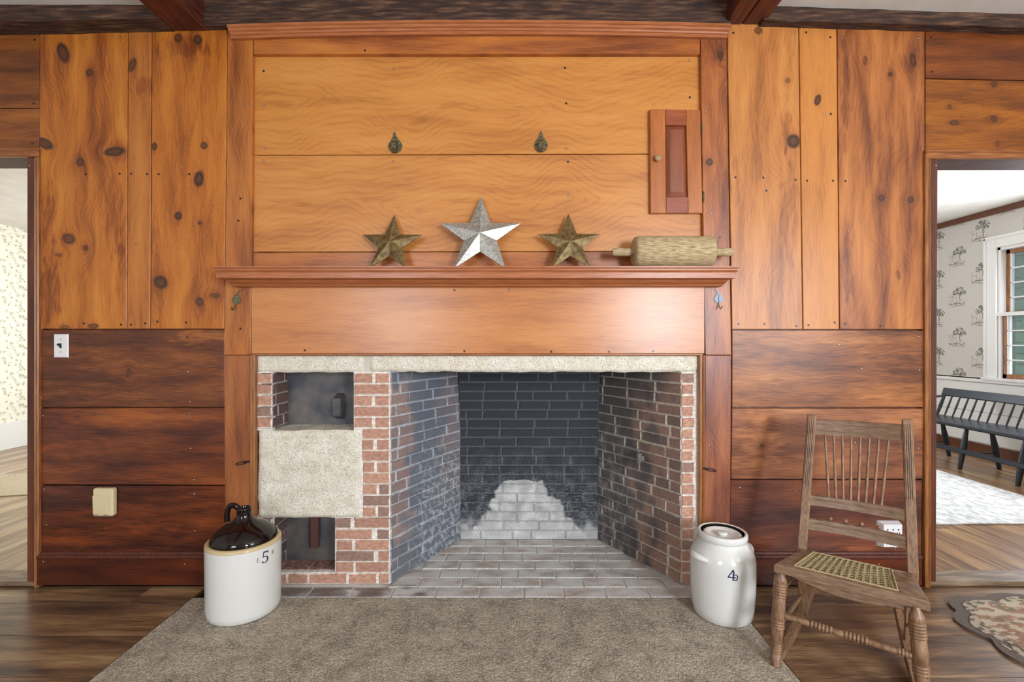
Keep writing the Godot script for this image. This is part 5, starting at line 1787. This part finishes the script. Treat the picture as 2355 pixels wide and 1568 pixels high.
func jug() -> void:
	var at := Vector3(-1.19, 0.004, 0.20)
	var t := thing("stoneware_jug", "white stoneware jug with glossy dark brown shoulder, number 5, beside the ash pit", "jug", at)
	var mb := MB.new()
	mb.lathe([Vector2(0.0, 0.002), Vector2(0.138, 0.0), Vector2(0.146, 0.006), Vector2(0.149, 0.03), Vector2(0.150, 0.20), Vector2(0.151, 0.290), Vector2(0.151, 0.300)], 64)
	part(t, "body", mb, M.glaze)
	mb = MB.new()
	mb.lathe([Vector2(0.151, 0.299), Vector2(0.1515, 0.303), Vector2(0.149, 0.310), Vector2(0.142, 0.314), Vector2(0.134, 0.313), Vector2(0.130, 0.309)], 64)
	part(t, "rim", mb, M.glaze_rim)
	mb = MB.new()
	mb.lathe([Vector2(0.133, 0.308), Vector2(0.134, 0.316), Vector2(0.130, 0.330), Vector2(0.118, 0.348), Vector2(0.100, 0.363), Vector2(0.078, 0.376), Vector2(0.055, 0.387), Vector2(0.040, 0.396), Vector2(0.033, 0.406), Vector2(0.030, 0.420), Vector2(0.029, 0.436), Vector2(0.0305, 0.440), Vector2(0.0305, 0.446), Vector2(0.027, 0.449), Vector2(0.019, 0.448), Vector2(0.016, 0.440), Vector2(0.015, 0.40)], 64)
	part(t, "shoulder", mb, M.brown_glaze)
	mb = MB.new()
	var pts := []
	var rad := []
	for i in 17:
		var k := i / 16.0
		var an := lerpf(0.15 * PI, 1.12 * PI, k)
		pts.append(Vector3(-0.052 + cos(an) * 0.030 * (1.0 if k < 0.6 else 0.9), 0.424 + sin(an) * 0.030 - maxf(0.0, k - 0.6) * 0.075, -0.004))
		rad.append(0.0085 + 0.002 * absf(k - 0.5))
	mb.tube(pts, rad, 12, 1.4)
	part(t, "handle", mb, M.brown_glaze)
	# the stamped figures, on the side turned to the fire
	var mid := Vector3(0.133, 0, 0.072).normalized()
	words(t, "stamped_number", "5", 0.066, mid * 0.1503 + Vector3(0, 0.258, 0), mid, M.cobalt, -0.05)
	var lft := mid.rotated(Vector3.UP, -0.21)
	words(t, "stamped_mark", "L", 0.022, lft * 0.1503 + Vector3(0, 0.256, 0), lft, M.cobalt, -0.2)
	var rgt := mid.rotated(Vector3.UP, 0.24)
	words(t, "stamped_mark", "#", 0.026, rgt * 0.1503 + Vector3(0, 0.266, 0), rgt, M.cobalt)

func crock() -> void:
	var at := Vector3(0.919, 0.004, 0.235)
	var t := thing("stoneware_crock", "white lidded stoneware crock marked 4 beside the rocking chair", "crock", at)
	var mb := MB.new()
	mb.lathe([Vector2(0.0, 0.002), Vector2(0.112, 0.0), Vector2(0.120, 0.006), Vector2(0.126, 0.04), Vector2(0.132, 0.12), Vector2(0.1335, 0.20), Vector2(0.1335, 0.240), Vector2(0.131, 0.260), Vector2(0.124, 0.279), Vector2(0.112, 0.299), Vector2(0.100, 0.316), Vector2(0.095, 0.323), Vector2(0.095, 0.327), Vector2(0.1005, 0.331), Vector2(0.102, 0.338), Vector2(0.102, 0.352), Vector2(0.098, 0.358), Vector2(0.092, 0.359), Vector2(0.0885, 0.356)], 64)
	part(t, "body", mb, M.glaze)
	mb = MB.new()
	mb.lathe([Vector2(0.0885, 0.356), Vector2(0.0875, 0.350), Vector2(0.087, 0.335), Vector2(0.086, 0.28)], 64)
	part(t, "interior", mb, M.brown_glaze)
	mb = MB.new()
	mb.lathe([Vector2(0.0, 0.338), Vector2(0.018, 0.338), Vector2(0.024, 0.339), Vector2(0.050, 0.340), Vector2(0.058, 0.345), Vector2(0.066, 0.350), Vector2(0.074, 0.350), Vector2(0.079, 0.346), Vector2(0.080, 0.330)], 64)
	var lid := part(t, "lid", mb, M.glaze)
	mb = MB.new()
	mb.lathe([Vector2(0.0, 0.354), Vector2(0.016, 0.354), Vector2(0.021, 0.352), Vector2(0.023, 0.347), Vector2(0.019, 0.340), Vector2(0.018, 0.336)], 32)
	part(lid, "knob", mb, M.glaze)
	# ear handles at both sides
	for s in [-1.0, 1.0]:
		mb = MB.new()
		var dir := Vector3(s * 0.93, 0, -0.36 * s * -1.0 if s > 0 else 0.36).normalized()
		dir = Vector3(s * 0.94, 0, -0.34 * s)
		dir = dir.normalized()
		var tan := dir.cross(Vector3.UP)
		var pts := []
		var rad := []
		for i in 11:
			var k := i / 10.0 * 2.0 - 1.0
			pts.append(dir * (0.118 + 0.026 * (1.0 - k * k)) + tan * k * 0.045 + Vector3(0, 0.270 - 0.008 * k * k, 0))
			rad.append(0.010 + 0.004 * (1.0 - k * k))
		mb.tube(pts, rad, 12, 1.1)
		part(t, "ear_handle", mb, M.glaze)
	var mid := Vector3(-0.15, 0, 0.99).normalized()
	words(t, "stamped_number", "4", 0.058, mid * 0.1334 + Vector3(0, 0.226, 0), mid, M.cobalt, -0.03, false)
	var rgt := mid.rotated(Vector3.UP, 0.11)
	words(t, "stamped_mark", "b", 0.046, rgt * 0.1334 + Vector3(0, 0.221, 0), rgt, M.cobalt, -0.12, false)

# ---------------------------------------------------------------- on the mantel shelf
func star(label: String, at: Vector3, r: float, tilt: float, roll: float, turn: float, m: Material) -> void:
	var mb := MB.new()
	var ri := r * 0.40
	var deep := r * 0.17
	var ring := []
	for i in 10:
		var an := PI / 2 + TAU * i / 10.0
		var q := r if i % 2 == 0 else ri
		ring.append(Vector3(cos(an) * q, sin(an) * q, 0))
	var low: float = -r * cos(PI / 5)
	for i in 10:
		var a: Vector3 = ring[i]
		var b: Vector3 = ring[(i + 1) % 10]
		var top := Vector3(0, 0, deep)
		var nn := (b - a).cross(top - a).normalized()
		if nn.z < 0:
			nn = -nn
		var k := 1.0 / (2.2 * r)
		mb.tri(a, b, top, nn, nn, nn, Vector2(a.x, a.y) * k, Vector2(b.x, b.y) * k, Vector2.ZERO)
		mb.quad(a, b, b - Vector3(0, 0, 0.004), a - Vector3(0, 0, 0.004), Vector3(a.x + b.x, a.y + b.y, 0))
		mb.tri(a - Vector3(0, 0, 0.004), b - Vector3(0, 0, 0.004), Vector3(0, 0, deep - 0.004), -nn, -nn, -nn)
	# soldered seams along ridges
	var seam := MB.new()
	for i in 10:
		var a: Vector3 = ring[i]
		seam.tube([a, Vector3(0, 0, deep)], [0.0006, 0.0012], 5)
	var o := thing("barn_star", label, "star ornament", at, "stars on the mantel shelf")
	var b := Basis(Vector3.UP, turn) * Basis(Vector3.RIGHT, -tilt) * Basis(Vector3(0, 0, 1), roll)
	o.transform = Transform3D(b, at - b * Vector3(0, low, 0))
	part(o, "faces", mb, m)
	part(o, "seams", seam, m)

func mantel_things() -> void:
	var rust := noise_mat(noise_tex(0.03, 201, [[0.0, C(70, 56, 36)], [0.4, C(112, 92, 56)], [0.6, C(140, 116, 70)], [1.0, C(128, 124, 108)]], 256, 5), Vector3.ONE * 5.0, 0.5, 0.55, false)
	var zinc := noise_mat(noise_tex(0.05, 202, [[0.0, C(128, 128, 120)], [0.45, C(172, 172, 166)], [0.55, C(190, 186, 172)], [1.0, C(216, 216, 212)]], 256, 3, FastNoiseLite.TYPE_CELLULAR), Vector3.ONE * 6.0, 0.45, 0.6, false)
	var ys := 1.5315
	star("rusty brown metal barn star, leftmost of the three on the shelf", Vector3(P(891, 0, 0.075).x, ys, 0.075), 0.1555, 0.26, -0.03, -0.12, rust)
	star("large silver galvanised barn star in the middle of the shelf", Vector3(P(1103.5, 0, 0.085).x, ys, 0.085), 0.203, 0.22, 0.0, 0.0, zinc)
	star("rusty brown metal barn star between the silver star and the rolling pin", Vector3(P(1313.5, 0, 0.075).x, ys, 0.075), 0.1575, 0.24, 0.01, 0.05, rust)
	# rolling pin
	var y := 1.607
	var z := 0.078
	var o := Vector3(0.755, ys, z)
	var t := thing("rolling_pin", "big weathered wooden rolling pin lying at the right end of the mantel shelf", "rolling pin", o)
	var pin := noise_mat(noise_tex(0.02, 203, [[0.0, C(110, 90, 62)], [0.4, C(164, 142, 104)], [0.65, C(192, 170, 128)], [1.0, C(218, 200, 160)]], 512, 5), Vector3(1.6, 14.0, 14.0), 0.8, 0.0, true, bump_tex(0.03, 8, 5.0), 0.7)
	var mb := MB.new()
	var c := Vector3(0, y - ys, 0)
	mb.turned([Vector2(0.0, 0.0), Vector2(0.060, 0.0), Vector2(0.069, 0.012), Vector2(0.0745, 0.05), Vector2(0.0755, 0.2), Vector2(0.0755, 0.8), Vector2(0.0745, 0.96), Vector2(0.068, 0.99), Vector2(0.055, 1.0), Vector2(0.0, 1.0)], c + Vector3(-0.185, 0, 0), c + Vector3(0.185, 0, 0), 40)
	part(t, "roller", mb, pin)
	for s in [-1.0, 1.0]:
		mb = MB.new()
		mb.turned([Vector2(0.015, 0.0), Vector2(0.016, 0.18), Vector2(0.0165, 0.2), Vector2(0.0195, 0.22), Vector2(0.0195, 0.9), Vector2(0.016, 1.0), Vector2(0.0, 1.0)], c + Vector3(s * 0.18, 0, 0), c + Vector3(s * 0.283, 0.0, 0), 20)
		part(t, "handle", mb, noise_mat(pin.albedo_texture, Vector3(1.6, 14.0, 14.0), 0.7) if s > 0 else noise_mat(pin.albedo_texture, Vector3(3.0, 10.0, 10.0), 0.7))

# ---------------------------------------------------------------- hooks
func hooks() -> void:
	# teardrop plates with a short tongue, on the upper panel board
	for s in [[909, 330, "brass teardrop hook above the left rusty star", 0.06], [1244, 328, "brass teardrop hook above the right rusty star", 0.0]]:
		var at := P(s[0], s[1], -0.024)
		var t := thing("teardrop_hook", s[2], "hook", at, "hooks on the panel above the mantel")
		var poly := PackedVector2Array()
		for i in 33:
			var a := i / 32.0
			var an := lerpf(-1.25 * PI, 0.25 * PI, a)
			poly.append(Vector2(cos(an) * 0.034, -0.014 + sin(an) * 0.034))
		poly.append(Vector2(0.010, 0.032))
		poly.append(Vector2(0.002, 0.057))
		poly.append(Vector2(-0.002, 0.057))
		poly.append(Vector2(-0.010, 0.032))
		var mb := MB.new()
		mb.plate(poly, Vector3.ZERO, Basis(Vector3(0, 0, 1), s[3]), 0.004, 0.001)
		part(t, "plate", mb, M.brass)
		mb = MB.new()
		var pts := []
		for i in 13:
			var k := i / 12.0
			pts.append(Vector3(-0.002, 0.008 - k * 0.056, 0.006 + 0.022 * sin(k * PI)))
		strap(mb, pts, 0.024, 0.005)
		mb.box(Vector3(-0.002, 0.010, 0.007), Vector3(0.026, 0.006, 0.008), 0.002)
		part(t, "tongue", mb, M.brass)
		for p in [Vector2(0.0, 0.026), Vector2(0.025, -0.012), Vector2(-0.025, -0.012)]:
			mb = MB.new()
			mb.turned([Vector2(0.0042, 0.0), Vector2(0.0036, 0.6), Vector2(0.0, 1.0)], Vector3(p.x, p.y, 0.0035), Vector3(p.x, p.y, 0.0065), 10)
			part(t, "screw", mb, M.dark_iron)
	# leaf hooks on the two stiles
	for s in [[544, 690, "tarnished brass leaf-shaped coat hook on the left mantel stile", M.brass, 1.0], [1653, 687, "silvery leaf-shaped coat hook on the right mantel stile", M.nickel, -1.0]]:
		var at := P(s[0], s[1], 0.0)
		var t := thing("leaf_hook", s[2], "hook", at)
		var k: float = s[4]
		var poly := PackedVector2Array([Vector2(0.020 * k, 0.046), Vector2(0.012 * k, 0.036), Vector2(0.008 * k, 0.028), Vector2(0.014 * k, 0.018), Vector2(0.022 * k, 0.006), Vector2(0.024 * k, -0.004), Vector2(0.018 * k, -0.014), Vector2(0.008 * k, -0.020), Vector2(0.0, -0.022), Vector2(-0.010 * k, -0.018), Vector2(-0.019 * k, -0.010), Vector2(-0.022 * k, 0.0), Vector2(-0.018 * k, 0.010), Vector2(-0.010 * k, 0.019), Vector2(-0.004 * k, 0.028), Vector2(0.004 * k, 0.036), Vector2(0.016 * k, 0.048)])
		var mb := MB.new()
		mb.plate(poly, Vector3.ZERO, Basis(), 0.004, 0.0)
		part(t, "leaf", mb, s[3])
		mb = MB.new()
		mb.tube([Vector3(0.0, 0.024, 0.004), Vector3(0.002 * k, 0.0, 0.0055), Vector3(0.0, -0.02, 0.005)], [0.0012, 0.0016, 0.002], 8)
		part(t, "vein", mb, s[3])
		mb = MB.new()
		mb.tube([Vector3(-0.002, -0.018, 0.004), Vector3(-0.003, -0.034, 0.008), Vector3(-0.003, -0.046, 0.018), Vector3(-0.002, -0.050, 0.028), Vector3(-0.001, -0.044, 0.036), Vector3(0.0, -0.036, 0.038)], [0.0026, 0.0026, 0.0026, 0.0026, 0.0026, 0.003], 10)
		part(t, "wire_hook", mb, s[3])
	# forged latches on the casing
	for s in [[566, 1062, "small forged iron latch ring on the left fireplace casing", -1.0], [1624, 1077, "small forged iron latch ring on the right fireplace casing", 1.0]]:
		var at := P(s[0], s[1], 0.0)
		var k: float = s[3]
		var t := thing("iron_latch", s[2], "latch", at)
		var mb := MB.new()
		mb.tube([Vector3(-0.022 * k, 0.004, 0.012), Vector3(-0.008 * k, 0.003, 0.014), Vector3(0.004 * k, 0.0, 0.012)], [0.003, 0.006, 0.004], 8)
		mb.tube([Vector3(-0.012 * k, 0.003, -0.002), Vector3(-0.012 * k, 0.003, 0.014)], [0.004, 0.004], 8)
		part(t, "staple", mb, M.dark_iron)
		mb = MB.new()
		var pts := []
		var rr := []
		for i in 25:
			var an := TAU * i / 24.0
			pts.append(Vector3((0.018 + cos(an) * 0.026) * k, -0.004 + sin(an) * 0.007 - cos(an) * 0.006, 0.010 + sin(an) * 0.006))
			rr.append(0.0022)
		mb.tube(pts, rr, 7)
		part(t, "ring", mb, M.dark_iron)

# ---------------------------------------------------------------- fittings
func wall_fittings() -> void:
	var t := thing("light_switch", "white light switch plate with black toggle on the left wall", "light switch", P(142, 795, 0.0))
	var mb := MB.new()
	mb.slab([Vector3(-0.035, 0.057, 0.006), Vector3(0.035, 0.057, 0.006), Vector3(0.035, -0.057, 0.006), Vector3(-0.035, -0.057, 0.006)], Vector3(0, 0, 1), 0.006, 0.004, [Vector2.ZERO, Vector2.ZERO, Vector2.ZERO, Vector2.ZERO])
	part(t, "plate", mb, M.white_plastic)
	mb = MB.new()
	mb.box(Vector3(0, 0, 0.0065), Vector3(0.011, 0.024, 0.003), 0.001)
	mb.box(Vector3(-0.001, 0.004, 0.013), Vector3(0.009, 0.011, 0.018), 0.002, Basis(Vector3.RIGHT, -0.5))
	part(t, "toggle", mb, M.black_plastic)
	for y in [0.030, -0.030]:
		mb = MB.new()
		mb.turned([Vector2(0.004, 0.0), Vector2(0.0035, 0.7), Vector2(0.0, 1.0)], Vector3(0, y, 0.0055), Vector3(0, y, 0.008), 12)
		part(t, "screw", mb, mat(C(186, 182, 176), 0.4, 0.4))
	# ivory jack box with a sloping cover
	t = thing("jack_box", "ivory plastic wall jack box low on the left planks", "jack box", P(247, 1151, 0.0))
	mb = MB.new()
	mb.box(Vector3(0.002, 0, 0.016), Vector3(0.098, 0.134, 0.032), 0.007)
	part(t, "housing", mb, M.ivory)
	mb = MB.new()
	mb.box(Vector3(-0.004, -0.008, 0.035), Vector3(0.072, 0.088, 0.007), 0.002, Basis(Vector3.RIGHT, 0.03))
	part(t, "cover", mb, M.ivory)
	mb = MB.new()
	for x in [-0.026, 0.02]:
		mb.box(Vector3(x, -0.059, 0.033), Vector3(0.016, 0.004, 0.003), 0.001)
	part(t, "slot", mb, mat(C(126, 112, 86), 0.6))
	# white outlet tap behind the chair
	t = thing("outlet_adapter", "white multi-socket outlet adapter on the wall behind the rocking chair", "outlet adapter", P(2041, 1226, 0.0))
	mb = MB.new()
	var f := [Vector3(-0.044, 0.055, 0.034), Vector3(0.044, 0.055, 0.034), Vector3(0.044, -0.052, 0.034), Vector3(-0.044, -0.052, 0.034)]
	var b := [Vector3(-0.053, 0.062, 0.0), Vector3(0.053, 0.062, 0.0), Vector3(0.053, -0.060, 0.0), Vector3(-0.053, -0.060, 0.0)]
	mb.quad(f[0], f[1], f[2], f[3], Vector3(0, 0, 1))
	for i in 4:
		var j := (i + 1) % 4
		mb.quad(f[i], f[j], b[j], b[i], (f[i] + f[j]) * Vector3(1, 1, 0))
	part(t, "housing", mb, M.white_plastic)
	for r in 2:
		for i in 3:
			mb = MB.new()
			var c := Vector3(-0.026 + i * 0.026, 0.020 - r * 0.05, 0.0345)
			mb.turned([Vector2(0.0035, 0.0), Vector2(0.0035, 1.0), Vector2(0.0, 1.0)], c + Vector3(0, 0.010, 0), c + Vector3(0, 0.010, 0.001), 10)
			mb.box(c + Vector3(-0.005, -0.006, 0), Vector3(0.002, 0.008, 0.002), 0.0)
			mb.box(c + Vector3(0.005, -0.006, 0), Vector3(0.002, 0.008, 0.002), 0.0)
			part(t, "socket", mb, M.black_plastic)

func floor_rug() -> void:
	var cx := 2.36
	var cz := 0.47
	var outline := func(grow: float) -> PackedVector2Array:
		var p := PackedVector2Array()
		for i in 160:
			var an := TAU * i / 160.0
			var ca := cos(an)
			var sa := sin(an)
			var e := pow(pow(absf(ca), 3.2) + pow(absf(sa), 3.2), -1.0 / 3.2)
			var lobe := 0.97 + 0.085 * absf(sin(an * 6.0 + 0.75))
			p.append(Vector2(ca * 0.47 * e * lobe - signf(ca) * grow, sa * 0.365 * e * lobe - signf(sa) * grow))
		return p
	var t := thing("scalloped_rug", "scalloped hooked floral rug with dark border in front of the right doorway", "rug", Vector3(cx, 0.0, cz))
	var flat := Basis(Vector3(1, 0, 0), Vector3(0, 0, -1), Vector3(0, 1, 0))
	var mb := MB.new()
	mb.plate(outline.call(0.0), Vector3.ZERO, flat, 0.010, 0.0)
	part(t, "border", mb, noise_mat(noise_tex(0.08, 211, [[0.0, C(84, 76, 68)], [1.0, C(132, 120, 108)]], 256, 3), Vector3.ONE * 6.0, 0.95))
	rng.seed = 212
	var img := Image.create(384, 320, false, Image.FORMAT_RGB8)
	img.fill(C(158, 124, 100))
	n1.seed = 213
	for y in 320:
		for x in 384:
			var v := n1.get_noise_2d(x * 0.022, y * 0.04)
			var g := rng.randf_range(-0.05, 0.05)
			var c := C(160, 124, 100)
			if v > 0.12:
				c = C(192, 178, 156)
			elif v < -0.32:
				c = C(132, 116, 100)
			if n1.get_noise_2d(x * 0.05 + 90.0, y * 0.09) > 0.38:
				c = C(186, 172, 148)
			var ex := absf(x / 383.0 - 0.5) * 2.0
			var ey := absf(y / 319.0 - 0.5) * 2.0
			if pow(ex, 3.2) + pow(ey, 3.2) > 0.60:
				c = C(178, 166, 146) if n1.get_noise_2d(x * 0.06 + 300.0, y * 0.07) > -0.1 else C(112, 98, 86)
			img.set_pixel(x, y, Color(c.r + g, c.g + g, c.b + g))
	var inner: PackedVector2Array = outline.call(0.035)
	mb = MB.new()
	mb.plate(inner, Vector3(0, 0.0, 0), flat, 0.0125, 0.0)
	for i in mb.t.size():
		mb.t[i] = Vector2(mb.t[i].x / 0.94 + 0.5, mb.t[i].y / 0.73 + 0.5)
	part(t, "field", mb, tex_mat(ImageTexture.create_from_image(img), 0.95))
